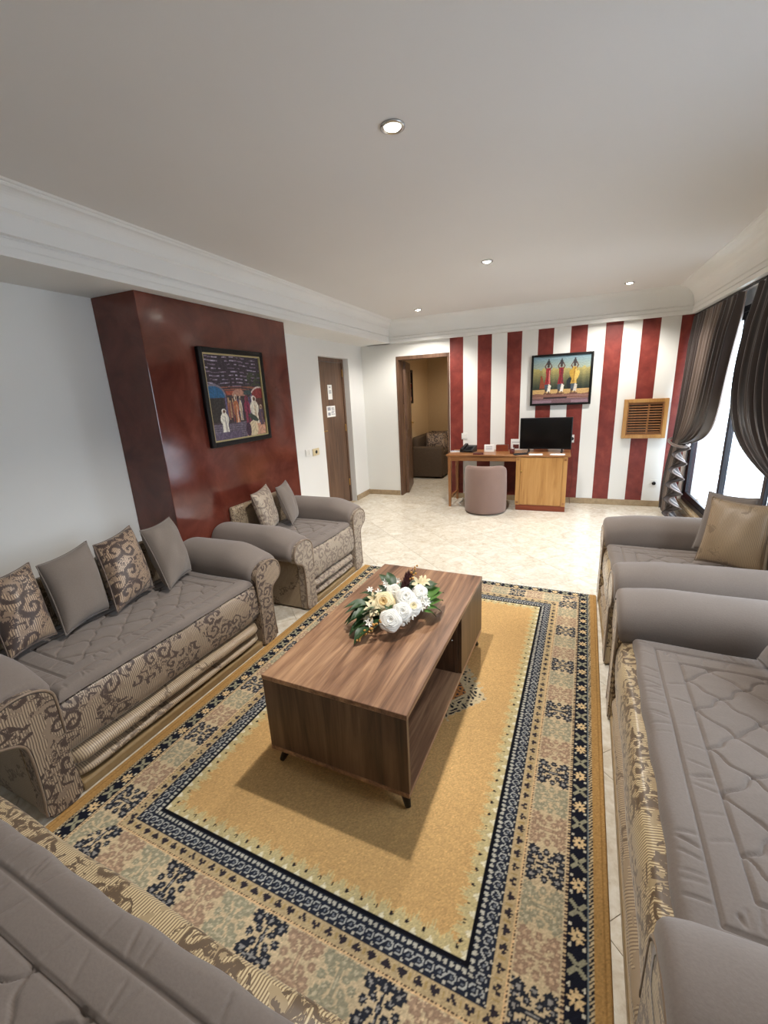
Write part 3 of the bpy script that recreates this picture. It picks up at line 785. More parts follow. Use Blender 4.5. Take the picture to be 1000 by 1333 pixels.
# ------------------------------------------------------------------ coffee table
def coffee_table():
    cx, cy = uv2w(-.81, 1.744); W, L, z0, z1 = .32, .6125, .10, .47
    t = thing('coffee_table', 'walnut coffee table with open shelf and splayed black legs on the rug', 'table', (cx, cy, .012), -TH)
    o = -.012
    box('tabletop', (-W, W, -L, L, z1-.022+o, z1+o), 'walnut_y_lit', t, .0025)
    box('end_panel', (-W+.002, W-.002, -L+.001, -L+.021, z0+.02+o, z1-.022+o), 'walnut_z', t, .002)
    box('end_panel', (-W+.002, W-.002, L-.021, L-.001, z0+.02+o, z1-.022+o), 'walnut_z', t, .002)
    box('shelf', (-W+.002, W-.002, -L, L, z0+o, z0+.02+o), 'walnut_y_lit', t, .002)
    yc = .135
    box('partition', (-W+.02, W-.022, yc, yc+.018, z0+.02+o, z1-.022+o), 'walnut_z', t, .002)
    box('back_panel', (-W+.004, -W+.018, -L+.021, L-.021, z0+.02+o, z1-.022+o), 'walnut_y_lit', t, .001)
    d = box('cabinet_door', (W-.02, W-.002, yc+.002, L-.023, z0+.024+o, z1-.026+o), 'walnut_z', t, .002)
    lathe('catch', [(.004, 0), (.004, .006), (.0, .007)], 'chrome', d, 10, (W-.05, yc-.008, .30))
    for sx in (-1, 1):
        for sy in (-1, 1):
            p0 = Vector((sx*(W-.055), sy*(L-.065), z0+o)); p1 = Vector((sx*(W-.022), sy*(L-.03), .0085))
            tube('leg', [p0, p0.lerp(p1, .5), p1], [.026, .019, .011], 'black_leg', t, 14)
    return t
coffee_table()

# ------------------------------------------------------------------ flowers
def rose_mesh(name, m_out, m_in):
    """domed rose head: overlapping petals wind round the heart, each layer ends in a raised lip"""
    nr, na = 46, 84; vs, fs, mi = [], [], []
    for i in range(nr):
        r = i/(nr-1)
        for k in range(na):
            ph = 2*PI*k/na
            ph_r = r*5.2+.42*math.sin(ph*(2.5 if r > .5 else 1.5)+int(r*5.2)*1.9)*(.35+r)-ph/(2*PI)
            fr = ph_r-math.floor(ph_r)
            dome = .78*math.sqrt(max(0, 1-(r*.96)**2))-.22*math.exp(-(r/.16)**2)
            out = 1+.05*math.cos(ph*5+.6)*r
            z = dome+.15*fr*(.5+.5*r)-.05*(fr > .93)
            vs.append((r*out*math.cos(ph), r*out*math.sin(ph), z-.1*(r > .97)))
    for i in range(nr-1):
        for k in range(na):
            k2 = (k+1) % na; fs.append((i*na+k, (i+1)*na+k, (i+1)*na+k2, i*na+k2)); mi.append(1 if i < nr*.36 else 0)
    b = len(vs)                                   # underside closes the head
    for k in range(na): vs.append((.35*math.cos(2*PI*k/na), .35*math.sin(2*PI*k/na), -.35))
    for k in range(na):
        k2 = (k+1) % na; fs.append(((nr-1)*na+k, b+k, b+k2, (nr-1)*na+k2)); mi.append(0)
    me = bpy.data.meshes.new(name); me.from_pydata(vs, [], fs); me.materials.append(MAT[m_out]); me.materials.append(MAT[m_in])
    me.polygons.foreach_set('material_index', mi); me.polygons.foreach_set('use_smooth', [True]*len(fs)); me.update(); return me
def leaf_mesh(name, mat):
    vs, fs = [], []
    for i in range(9):
        f = i/8; wd = .24*math.sin(PI*min(1, f*1.0)**.75)*(1-.25*f)
        for j in range(5):
            g = (j/4-.5)*2; vs.append((f, g*wd, .10*math.sin(f*PI)-.12*f*f+.07*abs(g)*math.sin(f*PI)))
    for i in range(8):
        for j in range(4): fs.append((i*5+j, i*5+j+1, (i+1)*5+j+1, (i+1)*5+j))
    me = bpy.data.meshes.new(name); me.from_pydata(vs, [], fs); me.materials.append(MAT[mat]); me.polygons.foreach_set('use_smooth', [True]*len(fs)); me.update(); return me
def lily_mesh(name, mat):
    vs, fs = [], []
    for k in range(6):
        a0 = 2*PI*k/6; b = len(vs)
        for i in range(7):
            f = i/6; wd = .22*math.sin(PI*(.08+.92*f)**.9)*(1-.2*f)
            for j in range(3):
                g = j-1; r = .1+.95*f; z = .75*f-.55*f**3
                vs.append((r*math.cos(a0)-g*wd*math.sin(a0), r*math.sin(a0)+g*wd*math.cos(a0), z-.05*(1-abs(g))))
        for i in range(6):
            for j in range(2): fs.append((b+i*3+j, b+i*3+j+1, b+(i+1)*3+j+1, b+(i+1)*3+j))
    me = bpy.data.meshes.new(name); me.from_pydata(vs, [], fs); me.materials.append(MAT[mat]); me.polygons.foreach_set('use_smooth', [True]*len(fs)); me.update(); return me
def flowers():
    ZT = .47
    c = on_z(513, 800, ZT)
    t = thing('flower_arrangement', 'low arrangement of white and cream roses with green leaves on the coffee table', 'flowers', (c.x, c.y, ZT))
    def loc(px, py, z): return on_z(px, py, z)-Vector((c.x, c.y, ZT))
    def put(name, me, p, nrm, s, spin=0):
        o = bpy.data.objects.new(name, me); link(o, t); o.location = p
        q = Vector(nrm).normalized().to_track_quat('Z', 'Y'); o.rotation_mode = 'QUATERNION'
        o.rotation_quaternion = q @ Matrix.Rotation(spin, 3, 'Z').to_quaternion(); o.scale = (s, s, s); return o
    rw, rc = rose_mesh('white_rose', 'rose_white', 'rose_white'), rose_mesh('cream_rose', 'rose_cream', 'rose_heart')
    rp = rose_mesh('blush_rose', 'rose_white', 'rose_cream')
    lf, lf2, ll = leaf_mesh('leaf', 'leaf'), leaf_mesh('leaf', 'leaf_light'), lily_mesh('lily', 'rose_cream')
    sm = lily_mesh('blossom', 'rose_white')
    axis = (on_z(573, 785, ZT)-on_z(457, 832, ZT)); axis.z = 0; ax = axis.normalized(); pn = Vector((ax.y, -ax.x, 0))
    # mossy tray that holds the stems
    vs = [(math.cos(k*PI/10), math.sin(k*PI/10)) for k in range(20)]
    poly = [tuple((ax*x*.17+pn*y*.075).xy) for x, y in vs]
    prism('foam_tray', poly, 2, .0, .045, 'basket', t, None, .01)
    toward = Vector((.25, -.75, .75))
    R = [(rc, 500, 784, .585, .056), (rw, 508, 807, .555, .053), (rw, 523, 796, .575, .046), (rp, 537, 789, .575, .044), (rw, 527, 777, .61, .048), (rw, 513, 770, .60, .040), (rw, 546, 771, .60, .040)]
    for i, (me, x, y, z, s) in enumerate(R):
        p = loc(x, y, z); put('rose', me, p, toward+Vector((p.x*2, p.y*1.2, 0)), s, i*1.3).location -= Vector(toward).normalized()*s*.3
    for i, (x, y, z, s) in enumerate([(545, 760, .62, .045), (552, 757, .61, .036), (484, 793, .57, .045), (481, 800, .55, .042), (487, 780, .59, .036)]):
        put('lily', ll, loc(x, y, z), toward+Vector((random.uniform(-.5, .5), random.uniform(-.5, .5), .2)), s, i)
    for i, (x, y, z) in enumerate([(503, 762, .62), (518, 756, .62), (514, 755, .62), (479, 812, .53), (486, 811, .53), (482, 768, .60), (549, 783, .58), (555, 786, .56), (549, 790, .56), (553, 776, .59), (529, 808, .53), (535, 803, .54), (556, 781, .57), (501, 758, .62), (493, 772, .60), (478, 806, .54), (540, 778, .59), (560, 784, .55), (536, 800, .55), (489, 788, .57)]):
        put('blossom', sm, loc(x, y, z), toward+Vector((random.uniform(-.8, .8), random.uniform(-.8, .8), .2)), random.uniform(.016, .024), i)
    for x, y, z in [(529, 806, .535), (524, 812, .52)]:
        lathe('bud', [(0, -.013), (.011, -.008), (.014, 0), (.010, .009), (0, .014)], 'rose_white', t, 12, loc(x, y, z))
    # leaves: splayed round the tray, long at both tips
    rng = random.Random(11)
    for k in range(54):
        a = 2*PI*k/54+rng.uniform(-.1, .1); ca, sa = math.cos(a), math.sin(a)
        e = ax*ca*.12+pn*sa*.05
        out = (ax*ca*1.2+pn*sa*.8).normalized()
        z = rng.uniform(.05, .10)
        o = bpy.data.objects.new('leaf', lf2 if (ca > .75 and rng.random() < .7) else lf); link(o, t)
        o.location = e+Vector((0, 0, z)); s = rng.uniform(.085, .13)*(1.2 if abs(ca) > .85 else .85)
        up = Vector((0, 0, 1)); d = (out+up*rng.uniform(-.10, .45)).normalized()
        yv = up.cross(d).normalized(); zv = d.cross(yv)
        o.rotation_mode = 'QUATERNION'; o.rotation_quaternion = Matrix((d, yv, zv)).transposed().to_quaternion(); o.scale = (s, s, s)
    for k in range(16):
        o = bpy.data.objects.new('leaf', lf); link(o, t); a = rng.uniform(0, 2*PI)
        o.location = ax*rng.uniform(-.1, .1)+pn*rng.uniform(-.03, .03)+Vector((0, 0, rng.uniform(.06, .10)))
        d = Vector((math.cos(a), math.sin(a), rng.uniform(.5, 1.2))).normalized(); yv = Vector((0, 0, 1)).cross(d).normalized(); zv = d.cross(yv)
        o.rotation_mode = 'QUATERNION'; o.rotation_quaternion = Matrix((d, yv, zv)).transposed().to_quaternion(); s = rng.uniform(.07, .10); o.scale = (s, s, s)
    # leafy tips: dark green towards the near end, fresh green at the other
    for (x0, y0, z0, x1, y1, z1, me) in [(478, 808, .53, 458, 826, .485, lf), (474, 800, .54, 452, 812, .50, lf), (480, 815, .52, 464, 836, .482, lf), (476, 795, .55, 460, 800, .53, lf), (484, 780, .57, 472, 784, .56, lf),
                                         (558, 788, .55, 574, 784, .52, lf2), (556, 792, .545, 572, 797, .505, lf2), (555, 783, .56, 574, 774, .545, lf2), (552, 796, .54, 566, 804, .495, lf2), (553, 770, .58, 568, 763, .575, lf), (505, 762, .60, 496, 752, .62, lf), (512, 765, .60, 506, 750, .63, lf), (557, 779, .565, 570, 768, .56, lf2),
                                         (520, 808, .54, 530, 816, .50, lf), (492, 806, .55, 486, 818, .51, lf)]:
        p, q = loc(x0, y0, z0), loc(x1, y1, z1)+Vector((0, 0, .014)); d = q-p; s = d.length*1.25; d.normalize()
        o = bpy.data.objects.new('leaf', me); link(o, t); o.location = p
        yv = Vector((0, 0, 1)).cross(d).normalized(); zv = d.cross(yv); o.rotation_mode = 'QUATERNION'; o.rotation_quaternion = Matrix((d, yv, zv)).transposed().to_quaternion(); o.scale = (s, s*1.1, s)
    # gold berry sprays
    bme = bpy.data.meshes.new('berry'); bm = bmesh.new(); bmesh.ops.create_icosphere(bm, subdivisions=1, radius=1); bm.to_mesh(bme); bm.free(); bme.materials.append(MAT['berry']); bme.polygons.foreach_set('use_smooth', [True]*len(bme.polygons))
    sp = [loc(494, 812, .545), loc(482, 822, .515), loc(470, 830, .49), loc(462, 837, .482)]
    tube('berry_stem', sp, .002, 'leaf', t, 6)
    sp2 = [loc(531, 775, .60), loc(536, 758, .66), loc(541, 738, .70)]
    tube('berry_stem', sp2, .002, 'leaf', t, 6)
    for path, n in ((sp, 26), (sp2[1:], 9)):
        for k in range(n):
            f = k/(n-1)*(len(path)-1); i = min(int(f), len(path)-2); p = path[i].lerp(path[i+1], f-i)
            o = bpy.data.objects.new('berry', bme); link(o, t); o.location = p+Vector((rng.uniform(-.014, .014), rng.uniform(-.014, .014), rng.uniform(0, .016)))
            if o.location.z < .008: o.location.z = .008
            s = rng.uniform(.005, .0075); o.scale = (s, s, s)
    # dark red plume
    b0 = loc(524, 773, .60); vs, fs = [], []
    tip = loc(534, 744, .68)
    for k in range(260):
        f = rng.uniform(0, 1); p = b0.lerp(tip, f*.85)+Vector((rng.uniform(-.014, .014), rng.uniform(-.014, .014), 0)); d = (tip-b0).normalized()+Vector((rng.uniform(-.55, .55), rng.uniform(-.55, .55), rng.uniform(-.3, .3)))
        q = p+d.normalized()*rng.uniform(.03, .06)*(1.1-.4*f); sd = d.orthogonal().normalized()*.0032; b = len(vs); s2 = d.cross(sd).normalized()*.0032
        vs += [p+sd, p-sd*.5+s2, p-sd*.5-s2, q]; fs += [(b, b+1, b+3), (b+1, b+2, b+3), (b+2, b, b+3)]
    from_py('plume', vs, fs, 'plume', t)
flowers()

# ------------------------------------------------------------------ downlights
def downlight(label, x, y, z, aim=(0, 0, -1), power=SPOT_W, color=(1, .955, .90), cone=130):
    t = thing('downlight', label, 'light', (x, y, z), 0, 'recessed ceiling downlights')
    lathe('trim_ring', [(.034, -.001), (.047, -.001), (.047, -.006), (.036, -.009), (.034, -.004)], 'chrome', t, 28)
    q = Vector(aim).normalized().to_track_quat('-Z', 'Y')
    b = lathe('bulb', [(0, -.010), (.018, -.010), (.028, -.006), (.033, -.001)], 'glow', t, 24)
    ld = bpy.data.lights.new('lamp', 'SPOT'); ld.energy = power; ld.color = color; ld.spot_size = math.radians(cone); ld.spot_blend = .55; ld.shadow_soft_size = .03
    lo = bpy.data.objects.new('lamp', ld); link(lo, t); lo.location = (0, 0, -.03); lo.rotation_mode = 'QUATERNION'; lo.rotation_quaternion = q
    return t
downlight('round chrome downlight in the ceiling above the coffee table', -.655, 1.81, ZC)
downlight('round chrome downlight in the ceiling between the coffee table and the desk', -.63, 3.81, ZC)
downlight('round chrome downlight in the ceiling in front of the wooden grille wall', .54, 5.42, ZC, (-.05, .12, -1), power=95)
downlight('round chrome downlight in the ceiling in front of the doorway', -1.72, 5.42, ZC, (-.05, .12, -1), power=95)
downlight('small downlight in the ceiling of the next room', -1.2, 7.5, 2.4, power=42, color=(1, .84, .64), cone=160)

# ------------------------------------------------------------------ pictures
def ell(X, Y, cx, cy, rx, ry, rot=0):
    c, s = math.cos(rot), math.sin(rot); dx, dy = X-cx, Y-cy
    return ((dx*c+dy*s)/rx)**2+((-dx*s+dy*c)/ry)**2 < 1
def quadm(X, Y, pts):
    m = np.ones(X.shape, bool); n = len(pts)
    for i in range(n):
        (x0, y0), (x1, y1) = pts[i], pts[(i+1) % n]; m &= ((x1-x0)*(Y-y0)-(y1-y0)*(X-x0)) >= 0
    return m
def souk(n, m):
    X, Y = np.meshgrid(np.linspace(0, 1, n), np.linspace(0, 1, m)); C = np.zeros(X.shape+(3,)); rng = np.random.RandomState(2)
    def put(k, c): C[k] = c
    C[:] = (62, 48, 52)
    # slatted roof with light falling through
    st = np.sin(Y*150+1.5*np.sin(X*9)+X*3)
    br = rng.rand(40, 26)[np.clip((Y*39).astype(int), 0, 39), np.clip((X*25).astype(int), 0, 25)]
    put(Y > .60, (50, 40, 48)); put((Y > .62) & (st > .55) & (br > .35), (118, 104, 122)); put((Y > .66) & (st > .8) & (br > .7), (176, 168, 188))
    put((Y > .62) & (X > .72) & (Y < .8) & (br > .5), (58, 66, 44))
    put((Y > .585) & (Y < .63) & (st > -.3), (138, 84, 64))
    # arches and awnings
    put(ell(X, Y, .10, .50, .19, .14) & (Y > .50), (36, 92, 134)); put(ell(X, Y, .10, .50, .21, .165) & ~ell(X, Y, .10, .50, .19, .14) & (Y > .5), (120, 112, 124))
    put(ell(X, Y, .93, .48, .17, .13) & (Y > .48), (132, 44, 44)); put(ell(X, Y, .93, .48, .19, .15) & ~ell(X, Y, .93, .48, .17, .13) & (Y > .48), (206, 190, 178))
    put(quadm(X, Y, [(.32, .53), (.52, .53), (.50, .58), (.30, .58)]), (158, 78, 56)); put(ell(X, Y, .53, .52, .12, .08) & (Y > .52), (176, 130, 110)); put(ell(X, Y, .70, .53, .08, .06) & (Y > .53), (52, 74, 72))
    # stalls and hanging cloth
    put((X < .26) & (Y < .50) & (Y > .22), (46, 40, 36)); put((X > .78) & (Y < .48) & (Y > .2), (78, 50, 44))
    for k in range(26):
        x0 = rng.uniform(.24, .8); put((np.abs(X-x0) < .012) & (Y > rng.uniform(.2, .34)) & (Y < rng.uniform(.4, .54)), [(96, 84, 120), (150, 96, 66), (168, 132, 100), (70, 64, 96), (120, 60, 64)][k % 5])
    # ground
    put(Y < .2, (88, 78, 92)); put((Y < .2) & (np.sin(Y*240+X*8) > .6), (118, 108, 124)); put(quadm(X, Y, [(.60, .02), (1, .02), (1, .16), (.66, .20)]), (196, 148, 122))
    put((Y < .1) & (X < .5), (92, 80, 100))
    # figures
    def fig(cx, by, h, wd, c, c2, hood=None):
        put(quadm(X, Y, [(cx-wd*.8, by), (cx+wd*.8, by), (cx+wd*.5, by+h*.8), (cx-wd*.5, by+h*.8)]), c); put(ell(X, Y, cx, by+h*.55, wd, h*.27), c)
        put(quadm(X, Y, [(cx-wd*.1, by), (cx+wd*.5, by), (cx+wd*.3, by+h*.6), (cx, by+h*.7)]), c2); put(ell(X, Y, cx, by+h*.88, wd*.55, h*.11), hood or c); put(ell(X, Y, cx+wd*.1, by+h*.87, wd*.3, h*.07), (96, 64, 50))
    fig(.46, .20, .34, .045, (176, 104, 66), (206, 178, 150), (214, 198, 176)); fig(.54, .22, .30, .03, (206, 190, 166), (150, 120, 100))
    fig(.66, .18, .34, .06, (132, 46, 72), (84, 36, 56)); fig(.80, .16, .36, .085, (222, 214, 196), (196, 178, 150), (226, 220, 206))
    put(ell(X, Y, .74, .10, .09, .10), (206, 188, 154)); put(ell(X, Y, .76, .24, .10, .035, -.4), (52, 66, 56))
    fig(.23, .10, .28, .07, (226, 220, 206), (190, 182, 172)); fig(.93, .14, .26, .05, (84, 66, 84), (110, 80, 70), (196, 178, 150))
    put(ell(X, Y, .64, .10, .05, .09), (58, 34, 54))
    sk = np.sin(X*170+4*np.sin(Y*21))*np.sin(Y*71+3*np.sin(X*43)); C *= (1+.16*sk)[..., None]
    C += rng.normal(0, 9, X.shape)[..., None]
    return np.clip(C, 0, 255)
def carriers(n, m):
    X, Y = np.meshgrid(np.linspace(0, 1, n), np.linspace(0, 1, m)); C = np.zeros(X.shape+(3,)); rng = np.random.RandomState(4)
    def put(k, c): C[k] = c
    def lerp(a, b, f): return np.array(a)*(1-f[..., None])+np.array(b)*f[..., None]
    C[:] = lerp((160, 162, 130), (112, 140, 154), np.clip((Y-.62)/.38, 0, 1))
    gr = .5*np.sin(X*37)+.5*np.sin(X*71+1); f = np.clip((Y-.30)/.45+gr*.08, 0, 1)
    k = (Y > .3) & (Y < .74+.03*gr); C[k] = lerp((36, 46, 40), (170, 156, 96), f)[k]
    put((Y > .32) & (Y < .60) & (np.abs(X-.17+.1*(Y-.4)) < .06*(1-(Y-.3)/.35)), (130, 62, 38)); put(ell(X, Y, .66, .42, .06, .12), (28, 34, 38))
    k = Y < .30; C[k] = lerp((176, 142, 92), (196, 160, 104), np.clip(Y/.3, 0, 1))[k]
    put(Y < .20+.01*np.sin(X*20), (128, 88, 74)); put((Y < .17) & (np.sin(Y*110+X*4) > .2), (150, 112, 104)); put((Y < .10), (120, 92, 96)); put((np.abs(Y-.115) < .012) & (X > .2) & (X < .62), (48, 34, 40)); put((Y < .06) & (np.sin(X*9) > 0), (146, 118, 128))
    def stroke(x0, y0, x1, y1, wd, c):
        dx, dy = x1-x0, y1-y0; t_ = np.clip(((X-x0)*dx+(Y-y0)*dy)/(dx*dx+dy*dy), 0, 1); put(np.hypot(X-x0-t_*dx, (Y-y0-t_*dy)*.87) < wd, c)
    for cx, c1, c2, c3 in ((.27, (146, 40, 44), (196, 116, 108), (222, 214, 200)), (.50, (136, 36, 44), (104, 42, 54), (230, 224, 212)), (.73, (178, 140, 56), (206, 174, 92), (202, 194, 180))):
        stroke(cx, .84, cx, .885, .026, (50, 47, 50)); stroke(cx, .90, cx+.002, .935, .011, (46, 43, 46)); put(ell(X, Y, cx, .795, .020, .032), (62, 40, 34))
        for sg in (-1, 1):
            stroke(cx+sg*.036, .735, cx+sg*.058, .79, .010, (84, 52, 42)); stroke(cx+sg*.058, .79, cx+sg*.030, .855, .009, (84, 52, 42))
        # wrap: shoulders, waist, flaring hem
        for y0_, y1_, w0, w1, sh in ((.70, .755, .044, .030, 0), (.58, .70, .034, .044, 0), (.40, .58, .055, .034, .006)):
            put(quadm(X, Y, [(cx-w0-sh, y0_), (cx+w0-sh, y0_), (cx+w1, y1_), (cx-w1, y1_)]), c1)
        stroke(cx-.02, .44, cx+.01, .74, .006, tuple(int(v*.6) for v in c1)); stroke(cx+.028, .43, cx+.022, .70, .011, c2)
        if cx > .6: put(ell(X, Y, cx-.035, .60, .045, .10, .3), c1); put(ell(X, Y, cx+.045, .58, .035, .11, -.25), c2); stroke(cx-.01, .45, cx, .72, .008, (146, 108, 40))
        # skirt hem and stepping legs
        put(quadm(X, Y, [(cx-.050, .26), (cx+.02, .26), (cx+.05, .41), (cx-.055, .41)]), (70, 82, 92))
        put(quadm(X, Y, [(cx-.010, .245), (cx+.045, .245), (cx+.060, .38), (cx+.015, .42)]), c3); stroke(cx-.04, .22, cx-.03, .29, .009, (70, 44, 38)); stroke(cx+.02, .215, cx+.022, .25, .009, (70, 44, 38))
        put((np.abs(X-cx) < .07) & (np.abs(Y-.207) < .009), (96, 60, 54))
    sk = np.sin(Y*190+4*np.sin(X*23))*np.sin(X*61+3*np.sin(Y*37)); C *= (1+.07*sk)[..., None]
    C += rng.normal(0, 6, X.shape)[..., None]
    return np.clip(C, 0, 255)
def picture(name, label, W, H, fw, art, slip):
    t = thing(name, label, 'picture')
    # frame in the local XZ plane, front towards -Y, back on y=0
    bm = bmesh.new()
    for b in ((0, fw, 0, H), (W-fw, W, 0, H), (fw, W-fw, 0, fw), (fw, W-fw, H-fw, H)): bm_box(bm, (b[0], b[1], -.034, -.002, b[2], b[3]), .006)
    bm_obj('frame', bm, 'black_frame', t)
    if slip:
        bm = bmesh.new(); s = fw+.010
        for b in ((fw-.002, s, fw, H-fw), (W-s, W-fw+.002, fw, H-fw), (s, W-s, fw-.002, s), (s, W-s, H-s, H-fw+.002)): bm_box(bm, (b[0], b[1], -.028, -.012, b[2], b[3]), .002)
        bm_obj('gilt_slip', bm, 'gilt', t)
    nx, nz = int((W-2*fw)/.0045), int((H-2*fw)/.0045)
    X, Z = np.meshgrid(np.linspace(fw, W-fw, nx), np.linspace(fw, H-fw, nz))
    o = grid('canvas', np.stack([X, np.full_like(X, -.014), Z], -1), 'canvas_paint', t, False); paint(o, art(nx, nz))
    box('backing', (fw*.5, W-fw*.5, -.012, -.0005, fw*.5, H-fw*.5), 'black_frame', t, 0)
    return t
p1 = picture('framed_painting', 'black framed market scene painting on the red column', .72, .72, .038, souk, True)
p1.location = (-2.439, 2.465, 1.215); p1.rotation_euler = (0, 0, PI/2)
p2 = picture('framed_painting', 'black framed painting of three figures carrying jars on the striped wall', .72, .625, .026, carriers, False)
p2.location = (-.422, YB-.001, 1.292)

# ------------------------------------------------------------------ desk and things on it
ZD = .72
dk = thing('desk', 'wooden writing desk with one cupboard against the striped wall', 'desk', (-.66, 5.82, 0))
YFR = -.25
box('desktop', (-.765, .765, YFR-.012, .25, ZD-.022, ZD), 'oak_x', dk, .005)
box('apron', (-.72, .135, YFR+.008, YFR+.028, ZD-.085, ZD-.022), 'oak_x', dk, .002)
box('side_apron', (-.735, -.715, YFR+.05, .21, ZD-.085, ZD-.022), 'oak_z', dk, .002)
for y in (YFR+.004, .20):
    bm = bmesh.new(); bm_box(bm, (-.748, -.70, y, y+.048, 0, ZD-.022), .003)
    for v in bm.verts:
        if v.co.z < .02: v.co.x = -.724+(v.co.x+.724)*.62; v.co.y = y+.024+(v.co.y-y-.024)*.62
    bm_obj('leg', bm, 'oak_leg', dk)
box('stretcher', (-.733, -.715, YFR+.05, .2,   .10, .14), 'oak_leg', dk, .002)
cb = box('cupboard', (.135, .735, YFR+.018, .24, .075, ZD-.022), 'oak_z', dk, .002)
box('plinth', (.14, .735, YFR+.03, .235, 0, .075), 'cherry_x', dk, .002)
for x in (.135, .685): 
    pp = box('corner_post', (x, x+.05, YFR+.004, YFR+.018, .075, ZD-.022), 'oak_z', cb, .002)
    for z in (.095, ZD-.07): box('corner_block', (x+.01, x+.04, YFR+.001, YFR+.005, z, z+.03), 'oak_x', pp, .001)
dr = box('door', (.188, .682, YFR+.006, YFR+.018, .085, ZD-.03), 'oak_z', cb, .003)
lathe('knob', [(.004, 0), (.004, .012), (.012, .016), (.012, .022), (0, .026)], 'brass', dr, 16, (0, 0, 0))
kn = dr.children[0]; kn.location = (.205, YFR+.006, .515); kn.rotation_euler = (PI/2, 0, 0)
# tub chair
tc = thing('tub_chair', 'round-backed mauve brown upholstered tub chair at the desk', 'chair', (-.885, 5.47, 0), 0)
def tub():
    n = 61; R0, R1 = .262, .195; sect = []
    P = []
    for k in range(n):
        f = k/(n-1); a = math.radians(-90-128+256*f); e = abs(2*f-1)
        zt = .625-.10*max(0, (e-.35)/.65)**1.6
        prof = [(R0-.02, .012), (R0-.004, .02), (R0, .05), (R0+.004, .3), (R0-.002, zt-.05), (R0-.012, zt-.018), ((R0+R1)/2, zt), (R1+.012, zt-.018), (R1, zt-.05), (R1, .40)]
        P.append([(r*math.cos(a), r*math.sin(a), z) for r, z in prof])
    o = grid('backrest', np.array(P), 'boucle', tc, True)
    lathe('seat', [(0, .03), (.225, .03), (.235, .06), (.235, .36), (.225, .40), (.16, .425), (0, .43)], 'boucle', tc, 40)
    lathe('base', [(.21, .0), (.21, .03)], 'black_plastic', tc, 36)
tub()
tc.rotation_euler = (0, 0, 0)
# flat screen
tv = thing('monitor', 'black flat screen television standing on the desk', 'television', (-.20, 5.87, ZD))
tv.rotation_euler = (0, 0, math.radians(-2))
box('bezel', (-.315, .31, -.02, .02, .035, .432), 'black_plastic', tv, .005)
box('display', (-.305, .30, -.0225, -.0195, .048, .422), 'screen', tv, .001)
for s in (-1, 1):
    bm = bmesh.new(); bm_box(bm, (s*.2-.012, s*.2+.012, -.09, .09, 0, .012), .003); bm_box(bm, (s*.2-.008, s*.2+.008, -.012, .012, .01, .04), .002); bm_obj('foot', bm, 'black_plastic', tv)
def dz(x, y): p = on_z(x, y, ZD); return p.x, min(max(p.y, 5.60), 6.04)
x, y = dz(610, 588)
ph = thing('telephone', 'black desk telephone with a handset on the wooden desk', 'telephone', (x, y, ZD)); ph.rotation_euler = (0, 0, math.radians(-12))
bm = bmesh.new(); bm_box(bm, (-.09, .09, -.09, .09, 0, .03), .006)
for v in bm.verts:
    if v.co.z > .015: v.co.z += (v.co.y+.09)*.30
bm_obj('body', bm, 'black_plastic', ph)
bm = bmesh.new(); bm_box(bm, (-.085, -.040, -.095, .10, .0, .028), .01, 3)
hs = bm_obj('handset', bm, 'black_plastic', ph); hs.location = (0, 0, .052); hs.rotation_euler = (math.radians(16), 0, 0)
for i in range(3):
    for j in range(4):
        k = box('key', (-.01+i*.026, .008+i*.026, -.07+j*.026, -.052+j*.026, 0, .006), 'window_metal', ph, .001); k.location = (0, 0, .032+(.09-.06+j*.026)*.30)
def desk_box(name, label, cat, px, py, w, d, hh, mat, rz=0, bev=.003):
    x, y = dz(px, py); o = box(name, (-w/2, w/2, -d/2, d/2, 0, hh), mat, None, bev); o.location = (x, y, ZD); o.rotation_euler = (0, 0, rz); return tag(o, label, cat)
c = desk_box('tent_card', 'white folded card standing beside the wooden box on the desk', 'card', 637, 588, .13, .03, .095, 'paper', .03)
bm = bmesh.new()
for k in range(3): bm_box(bm, (-.04, .04, -.0158, -.0148, .03+k*.018, .036+k*.018))
bm_obj('print', bm, 'paper_ink', c)
b = desk_box('wooden_box', 'small dark wooden letter box standing on the desk', 'box', 654, 587, .16, .06, .085, 'cherry_x')
box('slot', (-.07, .07, -.022, .022, .0848, .0856), 'black_leg', b, 0)
cd_ = desk_box('brochure_stand', 'white brochure in a stand beside the screen on the desk', 'brochure', 673, 585, .155, .02, .145, 'paper', -.05)
box('photo', (-.045, .03, -.0115, -.0099, .02, .075), 'red_brown', cd_, 0); box('print', (-.06, .06, -.0112, -.0099, .10, .108), 'paper_ink', cd_, 0)
x, y = dz(667, 590)
cu = thing('glass_jar', 'small dark red jar on the desk before the white brochure', 'jar', (x, y-.02, ZD)); lathe('body', [(.026, 0), (.03, .01), (.03, .055), (.026, .06)], 'red_brown', cu, 20); lathe('lid', [(.028, .06), (.028, .075), (0, .077)], 'chrome', cu, 20)
rm = desk_box('small_tray', 'low dark brown tray beside the telephone on the desk', 'tray', 621, 593, .13, .07, .022, 'red_brown', .1)
box('inset', (-.055, .055, -.025, .025, .0215, .0226), 'black_leg', rm, 0)
ms = thing('remote_control', 'black remote control on the desk before the screen', 'remote', (*dz(677, 593), ZD)); ms.rotation_euler = (0, 0, .5)
box('body', (-.09, .09, -.024, .024, 0, .02), 'black_plastic', ms, .008)
for k in range(5): lathe('button', [(.005, .02), (.005, .0225), (0, .0228)], 'window_metal', ms, 10, (-.06+k*.028, 0, 0))
